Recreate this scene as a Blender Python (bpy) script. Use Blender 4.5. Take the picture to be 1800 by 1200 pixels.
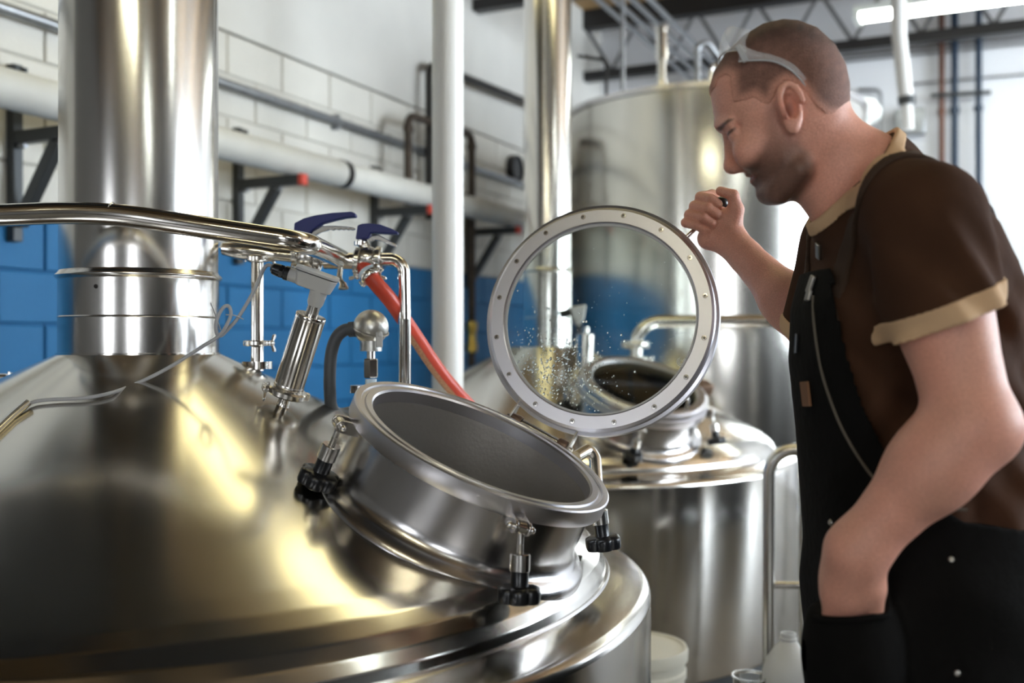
import bpy, bmesh, math, random
import numpy as np
from mathutils import Vector, Matrix

random.seed(4)
for o in list(bpy.data.objects):
    bpy.data.objects.remove(o, do_unlink=True)
scene = bpy.context.scene
COL = scene.collection
V = Vector

# ------------------------------------------------------------------ camera
EYE = 1.28                      # eye height above the floor
cam_d = bpy.data.cameras.new('camera')
cam_d.sensor_width = 36.0
cam_d.lens = 36.0
cam_d.clip_start = 0.05
cam_d.dof.use_dof = True
cam_d.dof.focus_distance = 1.80
cam_d.dof.aperture_fstop = 2.4
cam = bpy.data.objects.new('camera', cam_d)
cam.location = (0, 0, EYE)
cam.rotation_euler = (math.radians(90), 0, 0)
COL.objects.link(cam)
scene.camera = cam

# ------------------------------------------------------------------ world, exposure
world = bpy.data.worlds.new('world')
scene.world = world
world.use_nodes = True
world.node_tree.nodes['Background'].inputs[0].default_value = (0.75, 0.85, 1.0, 1)
world.node_tree.nodes['Background'].inputs[1].default_value = 0.6
scene.view_settings.view_transform = 'Standard'
scene.view_settings.look = 'None'
scene.view_settings.gamma = 1.0
scene.view_settings.use_curve_mapping = False
scene.view_settings.exposure = 0.44

DAY = 17.0          # window pane emission
TUBE = 26.0        # fluorescent tube emission

# ------------------------------------------------------------------ helpers
def P(px, py, Y):
    """point seen at (px, py) of the 1800 x 1200 frame, at distance Y from the camera plane"""
    return V(((px - 900.0) / 1800.0 * Y, Y, EYE - (py - 600.0) / 1800.0 * Y))

def basis(d):
    d = V(d).normalized()
    ref = V((0, 0, 1)) if abs(d.z) < 0.9 else V((1, 0, 0))
    x = ref.cross(d).normalized()
    return x, d.cross(x), d

class M:
    def __init__(self):
        self.v = []; self.f = []
    def add(self, vs, fs):
        b = len(self.v)
        self.v += [V(p) for p in vs]
        self.f += [tuple(i + b for i in f) for f in fs]
        return self
    def lathe(self, prof, o=(0, 0, 0), d=(0, 0, 1), seg=48, closed=False):
        x, y, z = basis(d); o = V(o); vs = []; rings = []
        for r, h in prof:
            if r < 1e-6:
                rings.append([len(vs)]); vs.append(o + z * h)
            else:
                rings.append(list(range(len(vs), len(vs) + seg)))
                for i in range(seg):
                    a = 2 * math.pi * i / seg
                    vs.append(o + z * h + x * (r * math.cos(a)) + y * (r * math.sin(a)))
        fs = []
        pairs = list(zip(rings, rings[1:]))
        if closed: pairs.append((rings[-1], rings[0]))
        for A, B in pairs:
            for i in range(seg):
                j = (i + 1) % seg
                if len(A) == 1 and len(B) == 1: break
                if len(A) == 1: fs.append((A[0], B[j], B[i]))
                elif len(B) == 1: fs.append((A[i], A[j], B[0]))
                else: fs.append((A[i], A[j], B[j], B[i]))
        return self.add(vs, fs)
    def cyl(self, a, b, r, seg=24, r2=None):
        a = V(a); b = V(b); L = (b - a).length
        return self.lathe([(0, 0), (r, 0), (r if r2 is None else r2, L), (0, L)], a, b - a, seg)
    def tube(self, pts, r, seg=14, cap=True):
        pts = [V(p) for p in pts]; n = len(pts)
        rs = r if isinstance(r, (list, tuple)) else [r] * n
        x = None; vs = []; fs = []
        for i in range(n):
            t = (pts[min(i + 1, n - 1)] - pts[max(i - 1, 0)]).normalized()
            if x is None: x = basis(t)[0]
            x = (x - t * x.dot(t)).normalized(); y = t.cross(x)
            for k in range(seg):
                a = 2 * math.pi * k / seg
                vs.append(pts[i] + (x * math.cos(a) + y * math.sin(a)) * rs[i])
        for i in range(n - 1):
            for k in range(seg):
                l = (k + 1) % seg
                fs.append((i * seg + k, i * seg + l, (i + 1) * seg + l, (i + 1) * seg + k))
        if cap:
            fs.append(tuple(reversed(range(seg)))); fs.append(tuple(range((n - 1) * seg, n * seg)))
        return self.add(vs, fs)
    def box(self, c, s, X=(1, 0, 0), Y=(0, 1, 0), Z=(0, 0, 1)):
        c = V(c); X = V(X).normalized() * s[0] / 2; Y = V(Y).normalized() * s[1] / 2; Z = V(Z).normalized() * s[2] / 2
        vs = [c + X * i + Y * j + Z * k for k in (-1, 1) for j in (-1, 1) for i in (-1, 1)]
        return self.add(vs, [(0, 2, 3, 1), (4, 5, 7, 6), (0, 1, 5, 4), (2, 6, 7, 3), (0, 4, 6, 2), (1, 3, 7, 5)])
    def prism(self, pts, off):
        off = V(off); n = len(pts)
        vs = [V(p) - off / 2 for p in pts] + [V(p) + off / 2 for p in pts]
        fs = [tuple(range(n)), tuple(reversed(range(n, 2 * n)))]
        fs += [(i, i + n, (i + 1) % n + n, (i + 1) % n) for i in range(n)]
        return self.add(vs, fs)
    def sphere(self, c, r, seg=24, rings=14, s=(1, 1, 1), d=(0, 0, 1)):
        prof = [(r * math.sin(math.pi * i / rings), -r * math.cos(math.pi * i / rings)) for i in range(rings + 1)]
        prof[0] = (0, -r); prof[-1] = (0, r)
        b = len(self.v); self.lathe(prof, (0, 0, 0), d, seg)
        for i in range(b, len(self.v)):
            p = self.v[i]; self.v[i] = V((p.x * s[0], p.y * s[1], p.z * s[2])) + V(c)
        return self

def fillet(pts, rad, n=8):
    """round the corners of a polyline"""
    pts = [V(p) for p in pts]; out = [pts[0]]
    for i in range(1, len(pts) - 1):
        a, b, c = pts[i - 1], pts[i], pts[i + 1]
        u = (a - b).normalized(); w = (c - b).normalized()
        ang = u.angle(w)
        if ang > 3.1: out.append(b); continue
        d = min(rad / math.tan(ang / 2), (a - b).length * .49, (c - b).length * .49)
        r = d * math.tan(ang / 2)
        ctr = b + (u + w).normalized() * (r / math.sin(ang / 2))
        p0 = b + u * d - ctr; p1 = b + w * d - ctr
        for k in range(n + 1):
            t = k / n; q = p0.lerp(p1, t)
            out.append(ctr + q.normalized() * r)
    out.append(pts[-1]); return out

def spline(pts, n=8):
    pts = [V(p) for p in pts]; q = [pts[0] * 2 - pts[1]] + pts + [pts[-1] * 2 - pts[-2]]; out = []
    for i in range(1, len(q) - 2):
        for k in range(n):
            t = k / n; a, b, c, d = q[i - 1], q[i], q[i + 1], q[i + 2]
            out.append(.5 * ((2 * b) + (c - a) * t + (2 * a - 5 * b + 4 * c - d) * t * t + (3 * b - a - 3 * c + d) * t ** 3))
    out.append(pts[-1]); return out

WL = {}
def _mesh(name, m, mat, loc, smooth, fix=True):
    me = bpy.data.meshes.new(name)
    me.from_pydata([tuple(p - loc) for p in m.v], [], m.f)
    if fix:
        bm = bmesh.new(); bm.from_mesh(me)
        bmesh.ops.recalc_face_normals(bm, faces=bm.faces)
        bm.to_mesh(me); bm.free()
    if smooth:
        me.polygons.foreach_set('use_smooth', [True] * len(me.polygons))
        me.set_sharp_from_angle(angle=math.radians(smooth if smooth is not True else 38))
    if mat: me.materials.append(mat)
    return me

def tag(o, label=None, cat=None, group=None, kind=None):
    if label: o['label'] = label
    if cat: o['category'] = cat
    if group: o['group'] = group
    if kind: o['kind'] = kind
    return o

def thing(name, label, cat, loc, group=None):
    o = bpy.data.objects.new(name, None); COL.objects.link(o)
    o.location = loc; o.empty_display_size = .05; WL[o.name] = V(loc)
    return tag(o, label, cat, group)

def obj(name, m, mat, parent=None, loc=None, smooth=True, bevel=0, label=None, cat=None, group=None, kind=None, seg=2, fix=True):
    """one mesh object from world-space geometry; a child shares its parent's origin"""
    wl = WL[parent.name] if parent else V(loc if loc is not None else (0, 0, 0))
    me = _mesh(name, m, mat, wl, smooth, fix)
    o = bpy.data.objects.new(name, me); COL.objects.link(o)
    if parent: o.parent = parent
    else: o.location = wl
    WL[o.name] = wl
    if bevel:
        b = o.modifiers.new('bevel', 'BEVEL'); b.width = bevel; b.segments = seg; b.limit_method = 'ANGLE'; b.angle_limit = .6
        b.harden_normals = False
    return tag(o, label, cat, group, kind)

# ------------------------------------------------------------------ materials
def mat(name, col, rough=.5, metal=0., spec=.5, bump=0., bscale=40., var=0., vscale=6., trans=0., emit=None, estr=0., coat=0., stretch=None, sss=0., rvar=0.):
    m = bpy.data.materials.new(name); m.use_nodes = True
    nt = m.node_tree; b = nt.nodes['Principled BSDF']
    c = (col[0], col[1], col[2], 1)
    b.inputs['Base Color'].default_value = c
    b.inputs['Roughness'].default_value = rough
    b.inputs['Metallic'].default_value = metal
    b.inputs['Specular IOR Level'].default_value = spec
    if trans: b.inputs['Transmission Weight'].default_value = trans
    if coat: b.inputs['Coat Weight'].default_value = coat
    if sss:
        b.inputs['Subsurface Weight'].default_value = sss
        b.inputs['Subsurface Radius'].default_value = (.012, .005, .003); b.inputs['Subsurface Scale'].default_value = 1.0
    if emit:
        b.inputs['Emission Color'].default_value = (*emit, 1); b.inputs['Emission Strength'].default_value = estr
    tc = nt.nodes.new('ShaderNodeTexCoord'); mp = nt.nodes.new('ShaderNodeMapping')
    nt.links.new(tc.outputs['Object'], mp.inputs[0])
    if stretch: mp.inputs['Scale'].default_value = stretch
    if var or rvar:
        n = nt.nodes.new('ShaderNodeTexNoise'); n.inputs['Scale'].default_value = vscale; n.inputs['Detail'].default_value = 5
        nt.links.new(mp.outputs[0], n.inputs['Vector'])
        if var:
            mx = nt.nodes.new('ShaderNodeMix'); mx.data_type = 'RGBA'
            mx.inputs['A'].default_value = tuple(max(0, x * (1 - var)) for x in col) + (1,)
            mx.inputs['B'].default_value = tuple(min(1, x * (1 + var)) for x in col) + (1,)
            rp = nt.nodes.new('ShaderNodeMapRange'); rp.inputs[1].default_value = .3; rp.inputs[2].default_value = .7
            nt.links.new(n.outputs['Fac'], rp.inputs[0]); nt.links.new(rp.outputs[0], mx.inputs['Factor'])
            nt.links.new(mx.outputs['Result'], b.inputs['Base Color'])
        if rvar:
            rr = nt.nodes.new('ShaderNodeMapRange'); rr.inputs[1].default_value = .3; rr.inputs[2].default_value = .7
            rr.inputs[3].default_value = max(.02, rough - rvar); rr.inputs[4].default_value = rough + rvar
            nt.links.new(n.outputs['Fac'], rr.inputs[0]); nt.links.new(rr.outputs[0], b.inputs['Roughness'])
    if bump:
        n2 = nt.nodes.new('ShaderNodeTexNoise'); n2.inputs['Scale'].default_value = bscale; n2.inputs['Detail'].default_value = 4
        nt.links.new(mp.outputs[0], n2.inputs['Vector'])
        bp = nt.nodes.new('ShaderNodeBump'); bp.inputs['Strength'].default_value = bump; bp.inputs['Distance'].default_value = .01
        nt.links.new(n2.outputs['Fac'], bp.inputs['Height']); nt.links.new(bp.outputs[0], b.inputs['Normal'])
    return m

def aniso(m, amt, rot=0.):
    nt = m.node_tree; b = nt.nodes['Principled BSDF']
    t = nt.nodes.new('ShaderNodeTangent'); t.direction_type = 'RADIAL'; t.axis = 'Z'
    nt.links.new(t.outputs[0], b.inputs['Tangent'])
    b.inputs['Anisotropic'].default_value = amt; b.inputs['Anisotropic Rotation'].default_value = rot
    return m

S_ = (.66, .635, .59)
mDome = aniso(mat('dome_steel', S_, .17, 1), .3)
mShell = aniso(mat('shell_steel', S_, .15, 1), .5)
mStack = aniso(mat('stack_steel', (.70, .68, .65), .19, 1, bump=.012, bscale=5, stretch=(1, 1, .3)), .3)
mNeck = mat('neck_steel', (.60, .58, .575), .24, 1)
mLiner = mat('fogged_steel', (.58, .55, .52), .42, .9, bump=.05, bscale=120)
mRing = mat('ring_steel', (.70, .69, .73), .34, 1)
mPipe = mat('pipe_steel', (.74, .71, .66), .14, 1)
mFit = mat('fitting_steel', (.70, .68, .64), .22, 1)
mTall = aniso(mat('tall_tank_steel', (.64, .62, .57), .17, 1), .6)
mBlk = mat('black_plastic', (.008, .009, .011), .28, 0, .5)
mBlkPipe = mat('black_iron', (.018, .016, .014), .5, .3, bump=.1, bscale=60)
mRust = mat('rusty_iron', (.055, .04, .028), .6, .3, var=.5, vscale=30, bump=.1)
mGalv = mat('galvanised', (.30, .31, .32), .38, .85, var=.15, vscale=20)
mStrut = mat('strut_channel', (.055, .06, .062), .45, .5)
mRed = mat('red_cap', (.62, .06, .03), .5)
mIns = mat('pipe_jacket', (.56, .55, .50), .6, var=.06, vscale=5, bump=.05, bscale=15)
mWhiteP = mat('white_paint', (.80, .79, .76), .38, bump=.02, bscale=8)
mBlue = mat('blue_handle', (.006, .012, .11), .4, 0, .4)
mGreyBox = mat('grey_enclosure', (.50, .50, .49), .42)
mGreyD = mat('grey_conduit', (.075, .08, .085), .5)
mAlu = mat('cast_aluminium', (.60, .59, .55), .36, .9, bump=.08, bscale=60)
mCable = mat('grey_cable', (.42, .43, .45), .42)
mHose = mat('red_hose', (.55, .055, .025), .42, bump=.05, bscale=80)
mBrass = mat('brass', (.62, .42, .10), .3, 1)
mLeatherStrap = mat('bronze_bush', (.20, .13, .09), .45, .6)
mPtfe = mat('ptfe_tape', (.62, .75, .86), .45)
mConc = mat('concrete_floor', (.20, .19, .17), .30, var=.25, vscale=1.2, bump=.05, bscale=12)
mDeck = mat('ceiling_deck', (.34, .21, .09), .7, var=.25, vscale=2)
mJoist = mat('joist_black', (.012, .012, .013), .45)
mWebs = mat('joist_web_grey', (.10, .10, .105), .5)
mHous = mat('fixture_white', (.75, .78, .74), .35)
mTube = mat('fluorescent_tube', (1, 1, 1), .3, emit=(1.0, .93, .66), estr=TUBE)
mPanel = mat('warm_diffuser', (1, 1, 1), .3, emit=(1.0, .86, .40), estr=2.6)
mTubeC = mat('fluorescent_tube_cool', (1, 1, 1), .3, emit=(.95, 1.0, .93), estr=TUBE * .6)
mPane = mat('daylight_pane', (.9, .9, .9), .2, emit=(.80, .90, 1.0), estr=DAY)
mPane2 = mat('window_fill_pane', (.9, .9, .9), .2, emit=(.90, .94, 1.0), estr=6.0)
mBucket = mat('white_bucket', (.78, .76, .66), .4)
mJug = mat('milky_plastic', (.82, .83, .82), .32, trans=.25)
mClear = mat('clear_plastic', (.9, .92, .93), .12, trans=.85)
mCopper = mat('copper_pipe', (.13, .06, .04), .4, .6)
mDkBlue = mat('dark_blue_pipe', (.004, .020, .045), .4)
mBlueV = mat('blue_lever', (.01, .08, .45), .4)

def wallmat(name, col, var, stain):
    m = mat(name, col, .62, var=var, vscale=1.6, bump=.22, bscale=55)
    return m
mBW = wallmat('white_block_paint', (.64, .62, .56), .10, .3)
mBB = wallmat('blue_block_paint', (.002, .135, .33), .10, .1)
mBW.node_tree.nodes['Principled BSDF'].inputs['Roughness'].default_value = .55
mMortar = mat('mortar_white', (.56, .54, .48), .8)  # joint colour close to the white block paint
mMortarB = mat('mortar_blue', (.002, .10, .25), .7)
mPlaster = mat('upper_plaster', (.60, .585, .54), .6, var=.10, vscale=1.1, bump=.08, bscale=20)
mFar = mat('far_wall_white', (.80, .81, .84), .6, var=.03, vscale=1.5)
mBackDk = mat('room_wall_grey', (.10, .095, .085), .7, var=.1, vscale=1)

# glass pane: thin clear sheet with a fresnel sheen
mGlass = bpy.data.materials.new('sight_glass'); mGlass.use_nodes = True
nt = mGlass.node_tree; nt.nodes.clear()
go = nt.nodes.new('ShaderNodeOutputMaterial'); gm = nt.nodes.new('ShaderNodeMixShader'); gf = nt.nodes.new('ShaderNodeFresnel')
gt = nt.nodes.new('ShaderNodeBsdfTransparent'); gg = nt.nodes.new('ShaderNodeBsdfGlossy')
gt.inputs[0].default_value = (.93, .96, .945, 1); gg.inputs['Roughness'].default_value = .02; gf.inputs[0].default_value = 1.5
nt.links.new(gf.outputs[0], gm.inputs[0]); nt.links.new(gt.outputs[0], gm.inputs[1]); nt.links.new(gg.outputs[0], gm.inputs[2]); nt.links.new(gm.outputs[0], go.inputs[0])
mDrop = mat('water_drops', (.95, .97, .97), .05, trans=1.0)
mEtch = mat('etched_mark', (.80, .82, .82), .5)

# ------------------------------------------------------------------ the room
AX = V((.427, .904, 0)).normalized()      # along the block wall, away from the camera
BX = V((AX.y, -AX.x, 0))                  # out of the block wall, to the right
ANG = math.atan2(AX.y, AX.x)
def W(a, b, z): return AX * a + BX * b + V((0, 0, z))
BL, BR, A0, A1, ZC = -3.184, 5.6, -6.0, 8.6, 4.10
def wall_a(px, b=BL):
    """distance along the block wall of the picture column px"""
    k = (px - 900) / 1800.0
    # W(a,b).x = k * W(a,b).y
    return b * (k * BX.y - BX.x) / (AX.x - k * AX.y)

def wbox(a0, a1, b0, b1, z0, z1):
    return M().box(W((a0 + a1) / 2, (b0 + b1) / 2, (z0 + z1) / 2), (a1 - a0, b1 - b0, z1 - z0), AX, BX)

floor = obj('floor', wbox(A0, A1, BL - .2, BR, -.1, 0), mConc, smooth=False, kind='structure', label='grey concrete brewery floor')
ceil = obj('ceiling', wbox(A0, A1, BL - .2, BR, ZC, ZC + .1), mDeck, smooth=False, kind='structure', label='brown deck ceiling above black joists')
wl = obj('wall_left', wbox(.45, A1, BL - .25, BL - .007, 0, 2.695), mMortar, smooth=False, kind='structure',
         label='painted concrete block wall, white above and blue below')
obj('upper_plaster', wbox(.45, A1, BL - .25, BL + .004, 2.703, ZC), mPlaster, wl, smooth=False)
obj('joint_bed', wbox(.45, A1, BL - .02, BL - .006, 0, 1.727), mMortarB, wl, smooth=False)
obj('wall_back', wbox(A1, A1 + .2, BL - .2, BR, 0, ZC), mFar, smooth=False, kind='structure', label='bright white wall behind the tall tank')
obj('wall_front', wbox(A0 - .2, A0, BL - .2, BR, 0, ZC), mBackDk, smooth=False, kind='structure', label='grey wall behind the camera')
obj('wall_side', wbox(A0, .45, BL - .25, BL, 0, ZC), mBackDk, smooth=False, kind='structure', label='dark wall left of the camera')
# right wall with a row of tall daylight windows
wr = obj('wall_right', wbox(A0, A1, BR, BR + .2, 0, .7), mFar, smooth=False, kind='structure', label='white wall with tall daylight windows')
obj('wall_band', wbox(A0, A1, BR, BR + .2, 3.6, ZC), mFar, wr, smooth=False)
wins = [(2.9, 4.6), (4.9, 6.6), (6.9, 8.4)]
edges = [A0] + [x for w in wins for x in w] + [A1]
for i in range(0, len(edges), 2):
    obj('wall_pier', wbox(edges[i], edges[i + 1], BR, BR + .2, .7, 3.6), mFar if i else mBackDk, wr, smooth=False)
for i, (a0, a1) in enumerate(wins):
    w = thing('window_%d' % (i + 1), 'tall daylight window in the white wall', None, W((a0 + a1) / 2, BR + .1, .7)); w['kind'] = 'structure'
    obj('glazing', wbox(a0 + .04, a1 - .04, BR + .12, BR + .13, .74, 3.56), mPane, w, smooth=False)
    fr = M()
    for a in (a0 + .02, (a0 + a1) / 2, a1 - .02): fr.box(W(a, BR + .09, 2.15), (.05, .06, 2.9), AX, BX)
    for z in (.72, 1.7, 2.65, 3.58): fr.box(W((a0 + a1) / 2, BR + .09, z), (a1 - a0, .06, .05), AX, BX)
    obj('frame', fr, mWhiteP, w, smooth=False)

# unseen windows added behind the camera, lighting the man and the steel
for i, (b0, b1) in enumerate(((-1.9, -.7), (2.7, 5.0))):
    w = thing('window_%d' % (i + 4), 'window added in the grey wall behind the camera for fill light', None, W(A0, (b0 + b1) / 2, 1.0)); w['kind'] = 'structure'
    obj('glazing', wbox(A0 + .01, A0 + .02, b0, b1, 1.0, 3.2), mPane2, w, smooth=False)
    fr = M()
    for b in (b0, (b0 + b1) / 2, b1): fr.box(W(A0 + .03, b, 2.1), (.06, .06, 2.26), AX, BX)
    for z in (1.0, 2.1, 3.2): fr.box(W(A0 + .03, (b0 + b1) / 2, z), (.06, b1 - b0 + .06, .06), AX, BX)
    obj('frame', fr, mWhiteP, w, smooth=False)

# concrete blocks, 0.193 m courses, each one its own piece
CH, CL, JT = .193, .398, .009
def blockmesh(L, m_):
    h = CH - JT; l = L - JT; c = .004
    vs = [(0, 0, 0), (l, 0, 0), (l, 0, h), (0, 0, h), (c, -.005, c), (l - c, -.005, c), (l - c, -.005, h - c), (c, -.005, h - c),
          (0, .02, 0), (l, .02, 0), (l, .02, h), (0, .02, h)]
    fs = [(4, 5, 6, 7), (0, 1, 5, 4), (1, 2, 6, 5), (2, 3, 7, 6), (3, 0, 4, 7), (0, 8, 9, 1), (1, 9, 10, 2), (2, 10, 11, 3), (3, 11, 8, 0)]
    me = bpy.data.meshes.new('block'); me.from_pydata(vs, [], fs); me.materials.append(m_); return me
bmW, bmB = blockmesh(CL, mBW), blockmesh(CL, mBB)
nb = 0
for k in range(-8, 5):
    z = 1.73 + CH * k + JT / 2
    off = .5 * CL if k % 2 else 0
    a = .9 - off
    while a < A1 - CL:
        o = bpy.data.objects.new('block', bmB if k < 0 else bmW); COL.objects.link(o)
        o.parent = wl
        o.location = W(a, BL, z) + BX * random.uniform(-.0012, .0012); o.rotation_euler = (0, 0, ANG)
        a += CL; nb += 1

# ------------------------------------------------------------------ brew kettles
TILT = math.radians(25.35)
DOME = [(.152, -.023), (.25, -.0695), (.35, -.1169), (.45, -.1643), (.55, -.2117), (.65, -.2591), (.75, -.3065), (.81, -.335), (.85, -.3545),
        (.88, -.371), (.905, -.390), (.922, -.409), (.932, -.427), (.937, -.446)]
def subdiv(prof, n):
    out = []
    for (r0, h0), (r1, h1) in zip(prof, prof[1:]):
        for k in range(n): out.append((r0 + (r1 - r0) * k / n, h0 + (h1 - h0) * k / n))
    return out + [prof[-1]]

def frame_manway(ax, az):
    c = V((ax[0] + .769 * math.cos(az), ax[1] + .769 * math.sin(az), EYE - .1723))
    n = V((math.sin(TILT) * math.cos(az), math.sin(TILT) * math.sin(az), math.cos(TILT)))
    u = V((math.cos(TILT) * math.cos(az), math.cos(TILT) * math.sin(az), -math.sin(TILT)))
    v = V((-math.sin(az), math.cos(az), 0))
    return c, n, u, v

def swing_bolt(k, c, n, u, v, th, hang):
    """eye bolt with collar and star knob, hung from a fork under the manway rim"""
    e = u * math.cos(th) + v * math.sin(th); t = n.cross(e).normalized()
    pin = c + e * .254 - n * .030
    hang = V(hang).normalized()
    r = M()
    for s in (-1, 1):       # fork cheeks
        cc = pin + t * (.0115 * s) - e * .011
        r.box(cc - e * .004, (.034, .005, .022), e, t, n)
        r.cyl(pin + t * (.009 * s), pin + t * (.014 * s), .011, 20)
    fork = obj('fork', r, mNeck, k, bevel=.0012)
    obj('hinge_pin', M().cyl(pin - t * .019, pin + t * .019, .0048, 16).sphere(pin + t * .019, .0055, 14, 8).sphere(pin - t * .019, .0055, 14, 8), mFit, fork)
    b = M(); b.lathe([(.0052, -.006), (.0098, -.006), (.0098, .006), (.0052, .006)], pin, t, 20, closed=True)
    b.cyl(pin + hang * .008, pin + hang * .075, .0048, 16)
    for q in range(9): b.lathe([(.0046, 0), (.0058, .0008), (.0046, .0016)], pin + hang * (.024 + q * .0018), hang, 14)
    bolt = obj('swing_bolt', b, mFit, k)
    obj('collar', M().lathe([(0, 0), (.0145, 0), (.0155, .001), (.0155, .025), (.0145, .026), (0, .026)], pin + hang * .038, hang, 28), mFit, bolt)
    # star knob: hub + lobed grip
    kn = M().lathe([(0, 0), (.0135, 0), (.0135, .026), (.016, .030), (0, .030)], pin + hang * .0640, hang, 28)
    x, y, z = basis(hang); o = pin + hang * .0885; prof = [(.80, -.003), (.97, 0), (1.0, .004), (1.0, .016), (.95, .0205), (.6, .0215)]
    seg = 72; vs = []; fs = []
    for s_, h in prof:
        for i in range(seg):
            a = 2 * math.pi * i / seg
            rr = (.0285 + .0055 * (abs(math.cos(3 * a)) ** .7)) * s_
            vs.append(o + z * h + (x * math.cos(a) + y * math.sin(a)) * rr)
    for i in range(len(prof) - 1):
        for j in range(seg):
            l = (j + 1) % seg; fs.append((i * seg + j, i * seg + l, (i + 1) * seg + l, (i + 1) * seg + j))
    fs.append(tuple(range(seg))); fs.append(tuple(range((len(prof) - 1) * seg, len(prof) * seg)))
    kn.add(vs, fs)
    obj('star_knob', kn, mBlk, bolt, smooth=50)

def kettle(ax, az, stack_r, bead_z, label, bolts, group):
    k = thing('brew_kettle', label, 'tank', (ax[0], ax[1], 0), group)
    o = V((ax[0], ax[1], EYE))
    c, n, u, v = frame_manway(ax, az)
    # jacket wall and ledge
    obj('jacket_wall', M().lathe([(1.015, -EYE + .14), (1.02, -EYE + .15), (1.02, -.480)], o, (0, 0, 1), 160), mShell, k)
    obj('plinth', M().lathe([(0, -EYE), (.96, -EYE), (.96, -EYE + .15), (0, -EYE + .15)], o, (0, 0, 1), 96), mStrut, k)
    obj('jacket_ledge', M().lathe([(.93, -.441), (.96, -.4475), (1.0, -.4605), (1.012, -.465), (1.018, -.471), (1.02, -.481)], o, (0, 0, 1), 160), mDome, k)
    # conical dome with the manway hole cut out
    d = M().lathe(subdiv(DOME, 8), o, (0, 0, 1), 288)
    keep = []
    for f in d.f:
        q = sum((d.v[i] for i in f), V()) / len(f) - c
        h = q.dot(n); rho = (q - n * h).length
        if rho > .200 or h > .1: keep.append(f)
    d.f = keep
    obj('dome', d, mDome, k, smooth=60)
    # weld bead between dome and ledge
    obj('weld_bead', M().lathe([(.936, -.4405), (.9395, -.4395), (.942, -.4435)], o, (0, 0, 1), 160), mNeck, k)
    # stack
    s = stack_r; top = ZC - EYE - .004
    st = obj('exhaust_stack', M().lathe([(s + .002, -.030), (s + .002, bead_z - .012), (s, bead_z + .004), (s, top), (s - .004, top)], o, (0, 0, 1), 96), mStack, k)
    bead = [(s + .001, bead_z - .014)] + [(s + .002 + .006 * math.sin(math.pi * i / 8), bead_z - .012 + .014 * i / 8) for i in range(9)] + [(s, bead_z + .006)]
    obj('bead_ring', M().lathe(bead, o, (0, 0, 1), 96), mStack, st)
    obj('seam_ring', M().lathe([(s + .002, .006 + bead_z * .3), (s + .0036, .008 + bead_z * .3), (s + .002, .010 + bead_z * .3)], o, (0, 0, 1), 96), mStack, st)
    obj('weld_ring', M().lathe([(s - .004, -.021), (s + .006, -.0225), (s + .006, -.0265)], o, (0, 0, 1), 96), mPipe, st)
    rv = V((0.0, -1, 0)) * (s + .002)
    rv = V((-.18, -.98, 0)).normalized() * (s + .002)
    obj('rivet', M().sphere(o + rv + V((0, 0, bead_z - .03)), .0042, 12, 8), mBlkPipe, st)
    # manway neck, flared into the dome
    nk = obj('manway_neck', M().lathe([(.200, -.20), (.2005, -.006), (.2155, -.006), (.2155, -.104), (.2165, -.114), (.2205, -.123), (.228, -.130), (.240, -.136), (.2475, -.146), (.249, -.175)], c, n, 160), mNeck, k, smooth=50)
    obj('rim_flange', M().lathe([(.1995, -.024), (.1995, -.003), (.2025, .0005), (.2125, .001), (.2145, -.002), (.2195, -.002), (.2215, .0015), (.2305, .002), (.233, 0), (.233, -.0255), (.2315, -.0275), (.214, -.0275)], c, n, 192, closed=True), mRing, nk)
    obj('neck_liner', M().lathe([(.1992, -.20), (.1992, -.0235)], c, n, 128), mLiner, nk)
    for th, hang in bolts:
        swing_bolt(k, c, n, u, v, math.radians(th), hang if hang else tuple(-n))
    return k, (c, n, u, v)

K1 = (-.749, 2.063)
AZ1 = math.radians(-24.4)
k1, (c1, n1, u1, v1) = kettle(K1, AZ1, .1515, .133, 'large steel brew kettle with open glass lid, nearest the camera',
        [(231, None), (315, (-.03, -.06, -1)), (50, (.12, 0, -1)), (140, None)], 'brew kettles')
K2 = (.150, 4.32)
AZ2 = math.radians(-66)
k2, (c2, n2, u2, v2) = kettle(K2, AZ2, .100, .30, 'steel brew kettle with closed lid, second from the camera behind the open glass lid',
        [(60, (.15, -.1, -1)), (150, (0, 0, -1)), (240, None), (330, None)], 'brew kettles')

def lid(k, c, n, up, nscrew, opened):
    """flanged ring with a glass pane; n points to the face that shows the screws"""
    R = .2255
    ring = obj('lid_ring', M().lathe([(.1905, .010), (.1905, -.004), (.1925, -.006), (.2165, -.0062), (.2215, -.003), (.2235, .002), (.2295, .004), (.2305, .008), (.2305, .016), (.2275, .019), (.2, .019), (.194, .016)],
               c, -n, 192, closed=True), mRing, k, smooth=30)
    obj('gasket', M().lathe([(.1905, .0015), (.186, .0015), (.186, .0055), (.1905, .0055)], c, -n, 128, closed=True), mGreyBox, ring)
    obj('glass_pane', M().lathe([(0, .002), (.189, .002), (.189, .010), (0, .010)], c, -n, 96), mGlass, ring)
    x = (up - n * up.dot(n)).normalized(); y = n.cross(x)
    for i in range(nscrew):
        a = math.radians(11) + 2 * math.pi * i / nscrew
        q = c + (x * math.cos(a) + y * math.sin(a)) * .2145 * .965 + n * .0062
        s = M().lathe([(0, .0014), (.0046, .0012), (.0052, 0), (.0052, -.002)], q, n, 18)
        sc = obj('screw', s, mFit, ring)
        rt = random.uniform(0, 1.5); p1 = x * math.cos(rt) + y * math.sin(rt); p2 = n.cross(p1)
        sl = M().box(q + n * .0014, (.0056, .0011, .0008), p1, p2, n).box(q + n * .0014, (.0011, .0056, .0008), p1, p2, n)
        # a dark cross on the head stands for the shaded slot
        sc2 = sl
        obj('screw_slot', sc2, mBlkPipe, ring, smooth=False)
    return ring, x, y

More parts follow.
